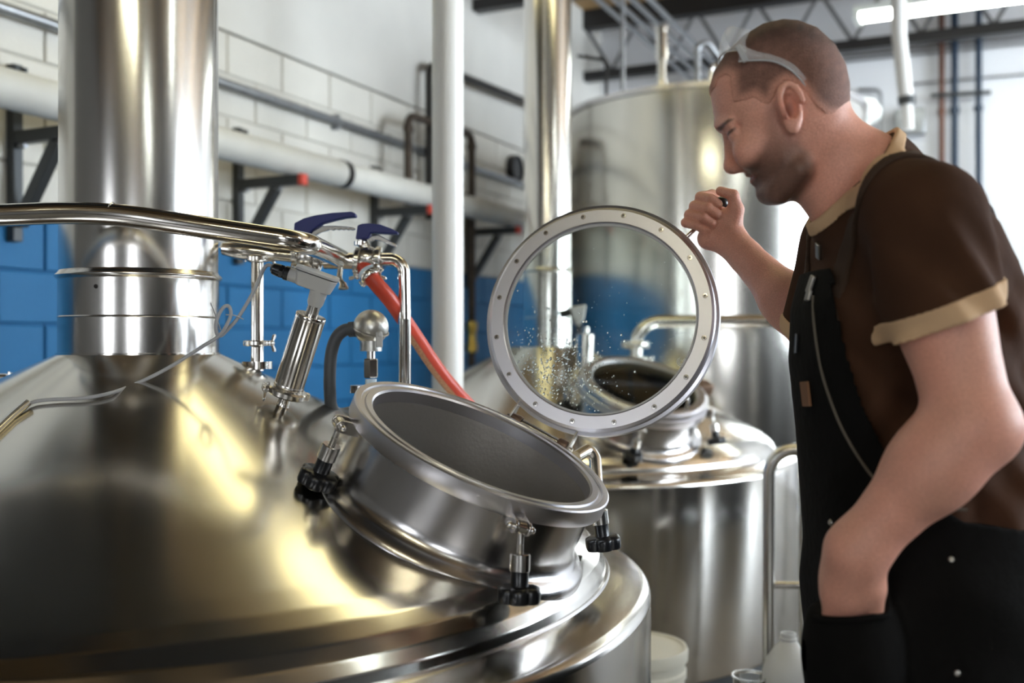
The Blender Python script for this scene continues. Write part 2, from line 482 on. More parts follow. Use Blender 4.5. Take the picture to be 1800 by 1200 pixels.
nL = V((-.289, -.935, .207)).normalized()
hingeT = V((.832, -.352, -.428)).normalized()
hingeC = c1 + v1 * .250 - n1 * .004
cL = V((.168, 1.980, EYE + .0459))
ring1, lx, ly = lid(k1, cL, nL, V((0, 0, 1)), 16, True)
# hinge: barrel between two lugs, arms up to the lid
hb = obj('hinge_barrel', M().cyl(hingeC - hingeT * .040, hingeC + hingeT * .042, .0085, 24), mFit, k1)
for s, nm in ((-1, 'hinge_bush'), (1, 'hinge_bush')):
    obj(nm, M().lathe([(0, -.010), (.0105, -.010), (.0115, -.008), (.0115, .008), (.0105, .010), (0, .010)], hingeC + hingeT * (.052 * s), hingeT, 24), mLeatherStrap, hb)
    a = M(); p0 = hingeC + hingeT * (.066 * s)
    md = (cL - hingeC); md = (md - hingeT * md.dot(hingeT)).normalized()
    a.prism([p0 - nL * .012 - md * .012, p0 + nL * .010 - md * .012, p0 + nL * .003 + md * .050, p0 - nL * .012 + md * .050], hingeT * .004)
    obj('hinge_arm', a, mFit, hb, bevel=.001)
    b = M().prism([p0 + v1 * .010 - n1 * .010 - hingeT * .007 * s, p0 - v1 * .02 - n1 * .018 - hingeT * .007 * s, p0 - v1 * .02 - n1 * .004 - hingeT * .007 * s, p0 + v1 * .010 + n1 * .008 - hingeT * .007 * s], hingeT * .005)
    obj('hinge_lug', b, mNeck, hb)
obj('hinge_pin', M().cyl(hingeC - hingeT * .074, hingeC + hingeT * .074, .0045, 14), mFit, hb)
# handle rod and ball knob on the lid edge
hA = V((.3402, 1.9630, EYE + .2094)); hB = V((.3985, 1.9574, EYE + .2655))
hd = (hB - hA).normalized(); sft = -nL * .009
obj('handle_rod', M().cyl(hA - hd * .012 + sft, hB + sft, .0042, 16), mPipe, ring1)
obj('ball_knob', M().sphere(hB + hd * .002 + sft, .0135, 24, 16), mBlk, ring1)
# etched spiral maker's mark on the glass
em = M(); ec = V((.3170, 1.9153, EYE - .0383)) + nL * .0007
for r in (.0085, .006, .0035):
    pts = [ec + (lx * math.cos(t) + ly * math.sin(t)) * r for t in np.linspace(.3, 5.6, 26)]
    em.tube(pts, .0005, 6)
obj('etched_mark', em, mEtch, ring1)
# condensation on the lower left of the pane, inner face
dr = M()
for i in range(900):
    if i < 720:
        a = random.gauss(0, .055); b = random.gauss(0, .05); q = cL + lx * (-.105 + b) - ly * (-.05 + a)
        q = cL + V((0, 0, -1)) * 0 + lx * (-.105 + b) + ly * (.082 + a)
        r = random.uniform(.0006, .0026) * random.uniform(.5, 1.1)
    else:
        q = cL + lx * random.uniform(-.17, .17) + ly * random.uniform(-.17, .17); r = random.uniform(.0003, .0009)
    if (q - cL).length > .184: continue
    x, y, z = basis(nL)
    el = random.uniform(1, 1.9)
    dr.sphere((0, 0, 0), 1, 7, 4)
    k0 = len(dr.v) - (7 * 3 + 2)
    for j in range(k0, len(dr.v)):
        p = dr.v[j]; dr.v[j] = q - nL * .0021 * 0 + (-nL) * .0018 + lx * (p.z * r * el) + ly * (p.x * r) + nL * (p.y * r * .5)
obj('condensation', dr, mDrop, ring1, kind='stuff', label='water droplets on the inside of the glass')

# closed lid of the second kettle
ring2, _, _ = lid(k2, c2 + n2 * .021, n2, V((0, 0, 1)), 16, False)
hd2 = M().tube(fillet([c2 + u2 * .2 + n2 * .03 - v2 * .05, c2 + u2 * .2 + n2 * .075 - v2 * .05, c2 + u2 * .2 + n2 * .075 + v2 * .05, c2 + u2 * .2 + n2 * .03 + v2 * .05], .02), .006)
obj('lid_handle', hd2, mPipe, ring2)
obj('hinge_block', M().box(c2 + v2 * .25 + n2 * .005, (.05, .06, .04), u2, v2, n2), mLeatherStrap, k2, bevel=.004)

# ------------------------------------------------------------------ dome geometry helper
def on_dome(px, py, off=0., ax=K1):
    d = V(((px - 900) / 1800., 1, -(py - 600) / 1800.))
    t = .8
    for i in range(4000):
        q = d * t; r = math.hypot(q.x - ax[0], q.y - ax[1])
        if q.z < -.023 - .474 * (r - .152) + off * 1.107: break
        t += .0008
    e = V(((q.x - ax[0]) / r, (q.y - ax[1]) / r, 0))
    n = (e * .474 + V((0, 0, 1))).normalized()
    return q + V((0, 0, EYE)), n

def wing_clamp(parent, c, ax_, r, side, wide=.013, mat_=None):
    """hygienic clamp: split ring, hinge ears, wing nut"""
    ax_ = V(ax_).normalized(); side = V(side); side = (side - ax_ * side.dot(ax_)).normalized(); t = ax_.cross(side)
    m = mat_ or mFit
    rg = obj('clamp_ring', M().lathe([(r * .98, -wide / 2), (r * 1.28, -wide / 2), (r * 1.42, -wide * .28), (r * 1.42, wide * .28), (r * 1.28, wide / 2), (r * .98, wide / 2)], c, ax_, 40, closed=True), m, parent)
    e = M()
    for s in (-1, 1): e.box(c + side * (r * 1.5) + t * (.006 * s), (r * .55, .005, wide * .9), side, t, ax_)
    for s in (-1, 1): e.box(c - side * (r * 1.45) + t * (.004 * s), (r * .35, .006, wide * .9), side, t, ax_)
    obj('clamp_ear', e, m, rg, bevel=.0012)
    w = M().cyl(c + side * (r * 1.6) - t * .014, c + side * (r * 1.6) + t * .022, .0028, 12)
    o = c + side * (r * 1.6) + t * .017
    w.lathe([(0, -.006), (.0062, -.006), (.0055, .005), (0, .006)], o, t, 18)
    for s in (-1, 1):
        w.prism([o + ax_ * (.003 * s), o + ax_ * (.0175 * s) + t * .007, o + ax_ * (.019 * s) + t * .014, o + ax_ * (.013 * s) + t * .015, o + ax_ * (.003 * s) + t * .006], side * .005)
    obj('wing_nut', w, m, rg, bevel=.0012)
    return rg

# ------------------------------------------------------------------ level transmitter on the near dome
q, nS = on_dome(497, 712)
nS = (nS + V((0, 0, .20))).normalized()
ls = thing('level_transmitter', 'tilted steel cylinder transmitter with grey junction head on the near kettle dome', 'sensor', q)
def h(x): return q + nS * x
obj('nozzle', M().lathe([(.020, -.012), (.013, -.002), (.011, .006), (.011, .018), (.026, .020), (.026, .025), (0, .025)], q, nS, 28), mPipe, ls)
wing_clamp(ls, h(.027), nS, .0265, (-1, -.35, 0), .014)
obj('base_ferrule', M().lathe([(0, .026), (.0275, .026), (.0275, .029), (.0262, .034), (.0285, .037), (.0285, .041), (.0278, .043)], q, nS, 40), mFit, ls)
obj('cylinder', M().lathe([(0, .042), (.0278, .042), (.0278, .170), (.0285, .171), (.0285, .178), (.0275, .1795), (.012, .180), (0, .180)], q, nS, 48), mPipe, ls)
obj('stem', M().lathe([(0, .178), (.0118, .178), (.0118, .200), (0, .200)], q, nS, 28), mFit, ls)
obj('hub', M().lathe([(0, .198), (.0125, .198), (.0150, .204), (.0165, .228), (0, .228)], q, nS, 28), mGreyBox, ls)
# junction head: long rounded box lying across the stem
hx = (P(572, 506, q.y) - P(474, 484, q.y)); hx = (hx - nS * hx.dot(nS)).normalized(); hy = nS.cross(hx)
hc = h(.2385) - hx * .012
def head_outline(rx, ry, z, n=10, o=0.):
    pts = []
    for cx_, a0 in ((rx - ry * .55, -90), (-(rx - ry * .55), 90)):
        for i in range(n + 1):
            a = math.radians(a0 + 180 * i / n)
            pts.append(hc + hx * (cx_ + o + ry * .55 * math.cos(a)) + hy * (ry * math.sin(a)) + nS * z)
    return pts
hm = M(); A = head_outline(.033, .0155, -.012); B = head_outline(.040, .018, .015); nn = len(A)
hm.add(A + B, [tuple(range(nn)), tuple(range(nn, 2 * nn))] + [(i, (i + 1) % nn, (i + 1) % nn + nn, i + nn) for i in range(nn)])
hm.lathe([(0, 0), (.0125, 0), (.0125, .020), (0, .020)], hc - hx * .052 + nS * .000, hx, 24)
jh = obj('junction_head', hm, mGreyBox, ls, bevel=.0015)
gk = M().prism(head_outline(.040, .0182, .0158), nS * .0016)
obj('seal', gk, mBlk, jh)
lidm = M().prism(head_outline(.041, .0188, .0190), nS * .006)
for s in (-1, 1): lidm.lathe([(0, .002), (.003, .0015), (.0034, 0)], hc + hx * (.031 * s) + nS * .022, nS, 12)
obj('cover', lidm, mGreyBox, jh, bevel=.0015)
gl = M().lathe([(0, 0), (.0105, 0), (.0135, .002), (.0135, .008)], hc - hx * .068, hx, 6)
gl.lathe([(0, -.014), (.006, -.014), (.0105, -.010), (.0118, 0), (.0118, .012), (.0135, .013), (.0135, .021), (0, .021)], hc - hx * .070, hx, 20)
obj('cable_gland', gl, mBlk, ls)
# grey cable: gland, coil with ties, then down across the dome to a conduit stub
gp = hc - hx * .082
D_ = lambda px, py: on_dome(px, py, .006)[0]
yc = gp.y
cpts = [gp + hx * .01, gp - hx * .012, P(446, 512, yc - .005), P(420, 556, yc - .012), P(404, 575, yc - .016), P(388, 590, yc - .02), P(380, 583, yc - .028), P(381, 562, yc - .032), P(392, 541, yc - .03),
        P(402, 538, yc - .026), P(406, 551, yc - .024), P(400, 568, yc - .027), P(385, 590, yc - .024), P(352, 611, yc - .028), P(310, 638, yc - .034), P(270, 660, yc - .046), P(230, 678, yc - .06)]
cpts += [D_(196, 690), D_(150, 699), D_(90, 702), D_(60, 706), D_(36, 716)]
cb = obj('sensor_cable', M().tube(spline(cpts, 7), .0033, 10), mCable, loc=tuple(cpts[-1]), label='thin grey cable looping from the sensor head across the near dome', cat='cable')
for a_, b_ in ((P(428, 561, yc - .012), P(397, 553, yc - .03)), (P(370, 532, yc - .03), P(388, 580, yc - .024))):
    obj('cable_tie', M().tube(spline([a_, a_.lerp(b_, .5) + V((0, -.002, .003)), b_], 5), [.0012] * 11, 6), mCable, cb)
stub = M().tube([D_(44, 712) + V((.004, 0, .004)), on_dome(20, 732, .006)[0], on_dome(-6, 757, .006)[0], on_dome(-60, 808, .006)[0], on_dome(-130, 885, .006)[0]], .0068, 16)
obj('conduit_stub', stub, mFit, loc=tuple(D_(-60, 808)), label='short steel conduit stub lying on the dome at the left', cat='conduit')

# ------------------------------------------------------------------ temperature probe
pb = P(653, 742, 2.06)
tp = thing('temperature_probe', 'round aluminium probe head with a hex fitting behind the manway', 'sensor', pb)
hz = lambda py: P(653, py, 2.06).z - pb.z
obj('weld_boss', M().lathe([(0, -.012), (.016, -.012), (.016, hz(698)), (0, hz(698))], pb, (0, 0, 1), 24), mFit, tp)
obj('base_flange', M().cyl(P(638, 690, 2.06) , P(638, 677, 2.06), .026, 32), mNeck, tp)
obj('tape_ring', M().cyl(P(652, 679, 2.06), P(652, 666, 2.06), .0115, 20), mPtfe, tp)
obj('hex_fitting', M().lathe([(0, 0), (.013, 0), (.0148, .003), (.0148, .036), (.013, .039), (0, .039)], P(652, 664, 2.06), (0, 0, 1), 6), mFit, tp, smooth=False)
obj('stem', M().cyl(P(652, 632, 2.06), P(652, 614, 2.06), .009, 20), mFit, tp)
hd_ = M().lathe([(0, 0), (.022, 0), (.0225, .026), (0, .026)], P(652, 617, 2.06), (0, 0, 1), 28)
hd_.sphere(P(652, 575, 2.06), .0355, 36, 22, d=(.25, -.3, 1))
hdo = obj('head', hd_, mAlu, tp)
x_, y_, z_ = V((.25, -.3, 1)).normalized(), None, None
obj('seam', M().lathe([(.0352, -.002), (.0368, -.001), (.0368, .001), (.0352, .002)], P(652, 577, 2.06) + V((0, 0, -.004)), (.25, -.3, 1), 40), mAlu, hdo)
obj('latch', M().box(P(670, 597, 2.06) + V((0, -.030, 0)), (.013, .010, .03)).cyl(P(671, 583, 2.06) + V((0, -.032, 0)), P(671, 592, 2.06) + V((0, -.032, 0)), .005, 14), mGreyBox, tp, bevel=.002)
obj('conduit_gland', M().cyl(P(632, 578, 2.06), P(613, 579, 2.06), .0155, 24), mGreyD, tp)
obj('flexible_conduit', M().tube(spline([P(618, 578, 2.06), P(604, 581, 2.06), P(591, 594, 2.06), P(583, 618, 2.06), P(580, 650, 2.06), P(580, 690, 2.06), P(584, 718, 2.08), P(600, 727, 2.12), P(640, 720, 2.16), P(680, 722, 2.3)], 7), .0125, 16), mGreyD, tp)

# ------------------------------------------------------------------ foreground cleaning pipe and valve manifold
YM = 2.15
pe = P(537, 426, 1.80)
fp = [P(-60, 381, 1.76), P(168, 371, 1.80), pe, V((pe.x + .004, YM, pe.z))]
fpp = thing('cleaning_pipe', 'polished steel pipe crossing in front of the wide exhaust stack', 'pipe', tuple(pe))
fe_ = V((-1.98, 1.70, fp[0].z - .01))
fq = fillet([V((-1.98, 1.70, .0)), fe_, fp[0]], .08, 8)[:-1] + fillet([fp[0], fp[1], fp[2]], .62, 14)[:-1] + fillet([fp[1], fp[2], fp[3]], .05, 10)[1:]
obj('tube', M().tube(fq, .0195, 24), mPipe, fpp)
for px in (192, 195):
    pass
obj('weld_seam', M().lathe([(.0194, -.0012), (.0203, 0), (.0194, .0012)], P(196, 375, 1.80), P(537, 426, 1.8) - P(168, 371, 1.8), 28), mFit, fpp)

mf = thing('valve_manifold', 'steel pipe manifold with elbow and clamps behind the foreground pipe', 'pipe', tuple(P(452, 642, 2.12)))
rt = .0133
vx = pe.x + .004
obj('riser', M().tube([P(452, 652, 2.12), P(452, 447, YM)], rt, 20), mPipe, mf)
obj('riser_flange', M().cyl(P(452, 648, 2.12), P(452, 635, 2.12), .031, 36), mPipe, mf)
zc = P(452, 441, YM).z
run = [P(398, 438, YM), P(470, 446, YM), P(590, 457, YM), P(676, 456, YM), P(709, 464, YM), P(710, 720, YM + .02)]
obj('run', M().tube(fillet([P(396, 436, YM + .06), P(396, 437, YM), P(500, 449, YM), P(595, 459, YM), P(660, 456, YM), P(709, 455, YM), P(711, 560, YM), P(711, 760, YM + .02)], .045, 10), rt, 20), mPipe, mf)
obj('reducer', M().lathe([(rt, 0), (.0185, .03), (.0185, .085), (rt, .11)], P(392, 437, YM), P(500, 450, YM) - P(392, 437, YM), 24), mPipe, mf)
obj('tee', M().tube([P(570, 458, YM), P(628, 459, YM)], .0175, 20), mPipe, mf)
wing_clamp(mf, P(452, 455, YM), (0, 0, 1), .0165, (1, -.4, .1))
wing_clamp(mf, P(450, 603, 2.12), (0, 0, 1), .0165, (1, -.3, 0), .012)
for px, py, s in ((520, 449, (.1, -.4, -1)), (558, 456, (.2, -.6, -1)), (628, 458, (-.3, -.5, -1)), (664, 456, (.3, -.5, -1))):
    wing_clamp(mf, P(px, py, YM), (1, 0, -.05), .0175, s, .014)
# small sampling cock hanging under the tee
sc_ = M().tube(fillet([P(600, 460, YM - .01), P(596, 488, YM - .02), P(604, 505, YM - .03)], .015), .006, 12)
sc_.lathe([(0, 0), (.006, 0), (.011, .014), (0, .016)], P(603, 496, YM - .025), (.1, -.2, -1), 16)
obj('sample_cock', sc_, mFit, mf)

def crop6(x, y, Y): return P(490 + x * .1389, 360 + y * .1389, Y)
def valve(bx, by, lever, trig, label, nm, pry=0):
    o = P(bx, by, YM)
    vv = thing('butterfly_valve', label, 'valve', tuple(o), 'butterfly valves on the manifold')
    b = M().lathe([(0, -.014), (.024, -.014), (.026, -.010), (.026, .010), (.024, .014), (0, .014)], o, (1, 0, -.06), 32)
    obj('body', b, mFit, vv)
    n0 = P(*nm, YM)
    obj('bonnet', M().cyl(o + V((0, 0, .015)), n0, .0115, 20).lathe([(0, 0), (.014, 0), (.014, .008), (0, .008)], n0 - V((0, 0, .012)), (0, 0, 1), 20), mFit, vv)
    lv = obj('lever', M().prism([crop6(x, y, YM - .005) for x, y in lever], (0, .028, 0)), mBlue, vv, bevel=.005, seg=3)
    obj('trigger', M().prism([crop6(x, y, YM - .005) for x, y in trig], (0, .014, 0)), mFit, vv, bevel=.0015)
    return vv
valve(540, 452, [(205, 372), (215, 240), (330, 180), (480, 140), (700, 108), (930, 95), (975, 112), (985, 140), (975, 158), (850, 168), (700, 202), (560, 242), (470, 300), (400, 370), (320, 402)],
      [(330, 395), (400, 380), (450, 330), (560, 270), (700, 268), (850, 276), (960, 290), (975, 310), (930, 324), (905, 312), (880, 324), (850, 308), (822, 322), (790, 308), (760, 322), (725, 308), (690, 326), (650, 312), (610, 330), (540, 345), (460, 392), (380, 410)],
      'blue lever butterfly valve with long raised handle, left one on the manifold', (543, 412))
valve(645, 455, [(982, 440), (1008, 268), (1060, 247), (1150, 240), (1290, 255), (1430, 305), (1515, 350), (1512, 375), (1400, 372), (1250, 362), (1175, 362), (1142, 438)],
      [(1120, 440), (1180, 395), (1270, 382), (1380, 440), (1500, 510), (1492, 537), (1450, 525), (1420, 512), (1390, 500), (1340, 480), (1290, 458), (1220, 440), (1170, 470)],
      'blue lever butterfly valve with short handle, right one on the manifold', (634, 421))

# red hose coming off the right valve
hp = [P(640, 468, YM - .01), P(656, 492, YM - .03), P(688, 530, YM - .01), P(728, 588, YM + .06), P(770, 650, YM + .12), P(806, 694, YM + .16), P(828, 722, YM + .22), V((-.12, 2.58, 1.06)), V((-.15, 2.80, 1.0)), V((-.18, 3.0, .80)), V((-.20, 3.06, .35)), V((-.20, 3.06, .03))]
hs = thing('red_hose', 'red rubber hose slanting down past the white post', 'hose', tuple(hp[0]))
hpp = spline(hp, 9)
obj('hose_body', M().tube(hpp, .0165, 18), mHose, hs)
obj('hose_tail', M().tube(hpp[:9], .0145, 18).lathe([(0, -.008), (.022, -.008), (.022, .004), (0, .004)], hpp[6], hpp[9] - hpp[3], 28), mPtfe, hs)
wing_clamp(hs, hpp[7], hpp[9] - hpp[5], .0165, (1, -.3, .3), .014, mFit)
# printed buff strip along the hose
ms = mat('hose_print', (.62, .36, .20), .5)
nt = ms.node_tree; bs = nt.nodes['Principled BSDF']
wv = nt.nodes.new('ShaderNodeTexNoise'); wv.inputs['Scale'].default_value = 160; rp = nt.nodes.new('ShaderNodeValToRGB')
rp.color_ramp.elements[0].position = .42; rp.color_ramp.elements[0].color = (.30, .06, .03, 1); rp.color_ramp.elements[1].position = .5; rp.color_ramp.elements[1].color = (.68, .40, .22, 1)
nt.links.new(wv.outputs['Fac'], rp.inputs[0]); nt.links.new(rp.outputs[0], bs.inputs['Base Color'])
st_ = M(); vs = []; fs = []
for i, p in enumerate(hpp[24:62]):
    t = (hpp[min(24 + i + 1, len(hpp) - 1)] - hpp[24 + i - 1]).normalized(); s0 = t.cross(V((0, -1, 0))).normalized(); f0 = s0.cross(t).normalized()
    if f0.y > 0: f0 = -f0
    if s0.z > 0: s0 = -s0
    for a in (10, 30, 50, 72):
        aa = math.radians(a); vs.append(p + (f0 * math.cos(aa) + s0 * math.sin(aa)) * .01685)
for i in range(37):
    for j in range(3): fs.append((i * 4 + j, i * 4 + j + 1, (i + 1) * 4 + j + 1, (i + 1) * 4 + j))
st_.add(vs, fs); obj('print_strip', st_, ms, hs)

# clamped pipe end at the far left behind the dome
le = thing('pipe_end', 'small clamped steel pipe end at the left picture edge', 'pipe', tuple(P(10, 664, 2.35)))
obj('tube', M().tube([P(-80, 663, 2.35), P(26, 664, 2.35)], .010, 16), mPipe, le)
obj('drop_tube', M().tube([P(-60, 663, 2.35), P(-60, 762, 2.35)], .009, 12), mPipe, le)
wing_clamp(le, P(20, 664, 2.35), (1, 0, 0), .0085, (.2, -1, .1), .012)

# lifting lug right behind the manway rim
lg = M().tube(fillet([P(1012, 803, 2.02), P(1036, 789, 2.06), P(1046, 806, 2.05), P(1050, 870, 2.0)], .025), .0125, 14)
obj('lifting_lug', lg, mFit, k1)

# ------------------------------------------------------------------ white post
def post(px, Y, r, label):
    o = P(px, 600, Y); o.z = 0
    t = thing('steel_post', label, 'post', tuple(o))
    obj('shaft', M().cyl(o + V((0, 0, .012)), V((o.x, o.y, ZC - .002)), r, 40), mWhiteP, t)
    obj('base_plate', M().box(o + V((0, 0, .006)), (r * 4, r * 4, .012)), mWhiteP, t)
    return t
post(787, 3.2, .049, 'round white painted post beside the red hose')

# ------------------------------------------------------------------ pipes and brackets on the block wall
zi = 2.095; bi = BL + .30; ri = .066
def wp(px, b, z): return W(wall_a(px, b), b, z)
jk = thing('insulated_pipe', 'thick pale insulated pipe running along the block wall', 'pipe', tuple(W(2.0, bi, zi)))
obj('jacket', M().tube([W(1.2, bi, zi), W(8.3, bi, zi)], ri, 32), mIns, jk)
a_br = [wall_a(18), wall_a(412), wall_a(652), wall_a(652) + (wall_a(652) - wall_a(412))]
for i, a in enumerate(a_br):
    s = obj('strap', M().lathe([(ri + .001, -.022), (ri + .004, -.022), (ri + .004, .022), (ri + .001, .022)], W(a + .42 if i == 1 else a + .38, bi, zi), AX, 32, closed=True), mBlkPipe, jk)
lab = ['bracket nearest the wide exhaust stack, left of it', 'bracket with red end cap right of the wide exhaust stack', 'bracket with red end cap beside the white post', 'bracket behind the white post']
for i, a in enumerate(a_br):
    t = thing('pipe_bracket', 'dark steel wall ' + lab[i], 'bracket', tuple(W(a, BL, 1.9)), 'wall brackets under the insulated pipe')
    zb = zi - ri - .025
    obj('channel', wbox(a - .02, a + .02, BL, BL + .042, zi - .46, zi + .17), mStrut, t, smooth=False, bevel=.003)
    for s in (-1, 1):
        obj('clip', wbox(a + .018 * s - .006, a + .018 * s + .006, BL + .042, BL + .06, zi + .10, zi + .16), mStrut, t, smooth=False)
    arm = obj('arm', wbox(a - .02, a + .02, BL + .042, BL + .375, zb - .024, zb + .022), mStrut, t, smooth=False, bevel=.003)
    obj('end_cap', wbox(a - .022, a + .022, BL + .375, BL + .40, zb - .026, zb + .024), mRed, arm, smooth=False, bevel=.003)
    d0 = W(a, BL + .05, zi - .40); d1 = W(a, BL + .24, zb - .03)
    dd = (d1 - d0).normalized()
    obj('brace', M().box((d0 + d1) / 2, ((d1 - d0).length, .042, .042), dd, AX, dd.cross(AX)), mStrut, t, smooth=False, bevel=.003)
    for p in (W(a, BL + .05, zi - .12), W(a, BL + .05, zi - .36), d1): obj('bolt', M().cyl(p, p + BX * .03, .011, 10), mGalv, t)

cd = thing('wall_conduit', 'long galvanised conduit high on the white block wall', 'conduit', tuple(W(1.2, BL + .04, 2.45)))
obj('tube', M().tube([W(.6, BL + .04, 2.455), W(8.5, BL + .04, 2.425)], .023, 16), mGalv, cd)
for a in (3.2, 4.5, 5.9, 7.2): obj('clip', wbox(a - .012, a + .012, BL, BL + .05, 2.40, 2.48), mGalv, cd, smooth=False)
cu = thing('upper_conduit', 'dark conduit at the upper left corner above the insulated pipe', 'conduit', tuple(W(1.0, BL + .05, 2.7)))
obj('tube', M().tube([W(.4, BL + .05, 2.445 + .31), W(3.02, BL + .05, 2.445 + .31), ], .026, 16), mGalv, cu)
for a in (1.2, 2.2): obj('clip', wbox(a - .012, a + .012, BL, BL + .05, 2.445 + .28, 2.445 + .34), mGalv, cu, smooth=False)

bp = BL + .09
ip = thing('iron_pipe', 'black iron pipe rising behind the white post and turning to the steel stack', 'pipe', tuple(wp(755, bp, 1.9)))
p0 = wp(755, bp, 2.02); p1 = wp(755, bp, 2.96); p2 = wp(960, bp, 3.04)
obj('tube', M().tube(fillet([p0, p1, p2], .08), .026, 16), mBlkPipe, ip)
bp = BL + .19
ub = thing('iron_loop', 'rusty black pipe loop with brass valve behind the white post', 'pipe', tuple(wp(829, bp, 1.0)))
l0 = wp(718, bp, 2.05); l1 = wp(718, bp, 2.555); l2 = wp(829, bp, 2.585); l3 = wp(829, bp, .2)
obj('tube', M().tube(fillet([l0, l1, l2, l3], .06), .024, 16), mRust, ub)
for p, d in ((l1, V((0, 0, 1))), (l2, V((0, 0, 1)))):
    obj('elbow_collar', M().lathe([(.026, -.02), (.031, -.018), (.031, .018), (.026, .02)], p - V((0, 0, .075)), (0, 0, 1), 20, closed=True), mRust, ub)
z = P(829, 592, wp(829, bp, 0).y).z
obj('brass_valve', M().lathe([(.024, -.10), (.036, -.09), (.036, -.05), (.028, -.03), (.028, .03), (.036, .05), (.036, .09), (.024, .10)], V((l2.x, l2.y, z)), (0, 0, 1), 16, closed=True), mBrass, ub)
gx = thing('wall_gauge', 'black round fitting on the wall left of the thin stack', 'gauge', tuple(wp(900, BL + .05, 2.4)))
gq = wp(905, BL + .03, P(905, 300, wp(905, BL, 0).y).z)
obj('dial', M().lathe([(0, 0), (.10, 0), (.105, .02), (.10, .05), (0, .05)], gq - BX * .03, BX, 28), mBlk, gx)
obj('bezel', M().lathe([(.08, .05), (.10, .05), (.10, .062), (.08, .062)], gq - BX * .03, BX, 28, closed=True), mBlkPipe, gx)

# ------------------------------------------------------------------ items on the second kettle
q2 = P(1118, 640, 4.25)
cp = thing('kettle_outlet_pipe', 'steel pipe with elbow rising from the second kettle and running right', 'pipe', tuple(q2))
r_ = .026
obj('tube', M().tube(fillet([P(1118, 680, 4.25), P(1118, 565, 4.25), P(1560, 563, 4.25), V((P(1560, 563, 4.25).x, 4.25, .0))], .10), r_, 20), mPipe, cp)
wing_clamp(cp, P(1118, 606, 4.25), (0, 0, 1), .036, (-1, -.3, 0), .03)
wing_clamp(cp, P(1118, 633, 4.25), (0, 0, 1), .040, (1, -.6, 0), .03)
t2 = thing('level_transmitter', 'steel transmitter with grey head on the second kettle, seen through the glass lid', 'sensor', tuple(P(1022, 632, 4.05)))
bd = (P(1030, 545, 4.05) - P(1026, 640, 4.05)).normalized()
b0 = P(1027, 650, 4.05)
obj('cylinder', M().lathe([(0, 0), (.034, 0), (.034, .14), (.012, .145), (.012, .17), (0, .17)], b0, bd, 28), mPipe, t2)
obj('junction_head', M().prism([P(1000, 540, 4.05), P(1030, 535, 4.05), P(1027, 560, 4.05), P(1018, 572, 4.05), P(1012, 572, 4.05)], (0, .05, 0)), mGreyBox, t2, bevel=.006)
obj('cable_gland', M().cyl(P(1003, 548, 4.05), P(984, 553, 4.05), .016, 16), mBlk, t2)

# ------------------------------------------------------------------ tall fermenter behind
T3 = P(1252, 600, 6.1); T3.z = 0; R3 = .865; H3 = 2.62
tt = thing('tall_fermenter', 'tall cylindrical steel tank behind the man', 'tank', tuple(T3))
obj('shell', M().lathe([(R3, .35), (R3, H3 - .03), (R3 + .006, H3 - .028), (R3 + .006, H3 - .004), (R3 - .02, H3)], T3, (0, 0, 1), 120), mTall, tt)
obj('rim_band', M().lathe([(R3 + .004, H3 - .035), (R3 + .012, H3 - .033), (R3 + .012, H3 - .002), (R3 + .004, H3)], T3, (0, 0, 1), 120, closed=True), mNeck, tt)
obj('top', M().lathe([(R3 - .015, H3 - .002), (R3 * .7, H3 + .03), (R3 * .3, H3 + .05), (0, H3 + .055)], T3, (0, 0, 1), 96), mNeck, tt)
obj('bottom_cone', M().lathe([(R3 - .002, .352), (.25, .18), (0, .17)], T3, (0, 0, 1), 96), mTall, tt)
for a in (45, 135, 225, 315):
    e = V((math.cos(math.radians(a)), math.sin(math.radians(a)), 0)) * R3 * .85
    obj('leg', M().cyl(T3 + e, T3 + e + V((0, 0, .42)), .04, 20), mFit, tt)
vp = P(1163, 158, 5.75)
v3 = thing('vent_pipe', 'bright steel vent pipe with sight glass standing on the tall tank', 'pipe', (vp.x, vp.y, H3))
obj('lower_tube', M().cyl((vp.x, vp.y, H3), (vp.x, vp.y, H3 + .12), .032, 20), mPipe, v3)
obj('upper_tube', M().cyl((vp.x, vp.y, H3 + .24), (vp.x, vp.y, H3 + .4), .032, 20), mPipe, v3)
obj('sight_tube', M().cyl((vp.x, vp.y, H3 + .12), (vp.x, vp.y, H3 + .24), .024, 20), mFit, v3)
obj('cap', M().lathe([(0, .4), (.04, .4), (.04, .425), (0, .43)], V((vp.x, vp.y, H3)), (0, 0, 1), 20), mFit, v3)
gv = P(1226, 150, 5.6)
g3 = thing('gooseneck_pipe', 'thin steel gooseneck pipe on the tall tank left of the safety glasses', 'pipe', (gv.x, gv.y, H3))
obj('tube', M().tube(fillet([V((gv.x, gv.y, H3)), V((gv.x, gv.y, H3 + .27)), V((gv.x + .05, gv.y, H3 + .30)), V((gv.x + .22, gv.y + .1, H3 + .13))], .04), .018, 14), mGalv, g3)
obj('spray_pipe', M().tube(fillet([V((gv.x + .06, gv.y - .08, H3)), V((gv.x + .06, gv.y - .08, H3 + .145)), V((gv.x + .24, gv.y - .08, H3 + .155))], .03), .014, 14), mPipe, g3)
c4 = P(1095, 160, 6.0)
obj('rod_hanger', M().cyl((c4.x, c4.y, H3 + .02), (c4.x, c4.y, ZC - .003), .013, 12), mGalv, loc=(c4.x, c4.y, H3), label='thin grey vertical rod from the tall tank up to the ceiling', cat='rod')
c5 = P(1066, 165, 5.9)
obj('black_lead', M().tube(fillet([V((c5.x, c5.y, H3 + .01)), V((c5.x, c5.y, H3 + .28)), V((c5.x - .15, c5.y + .2, H3 + .36))], .06), .010, 10), mBlkPipe, loc=(c5.x, c5.y, H3), label='black lead rising from the left rim of the tall tank', cat='cable')

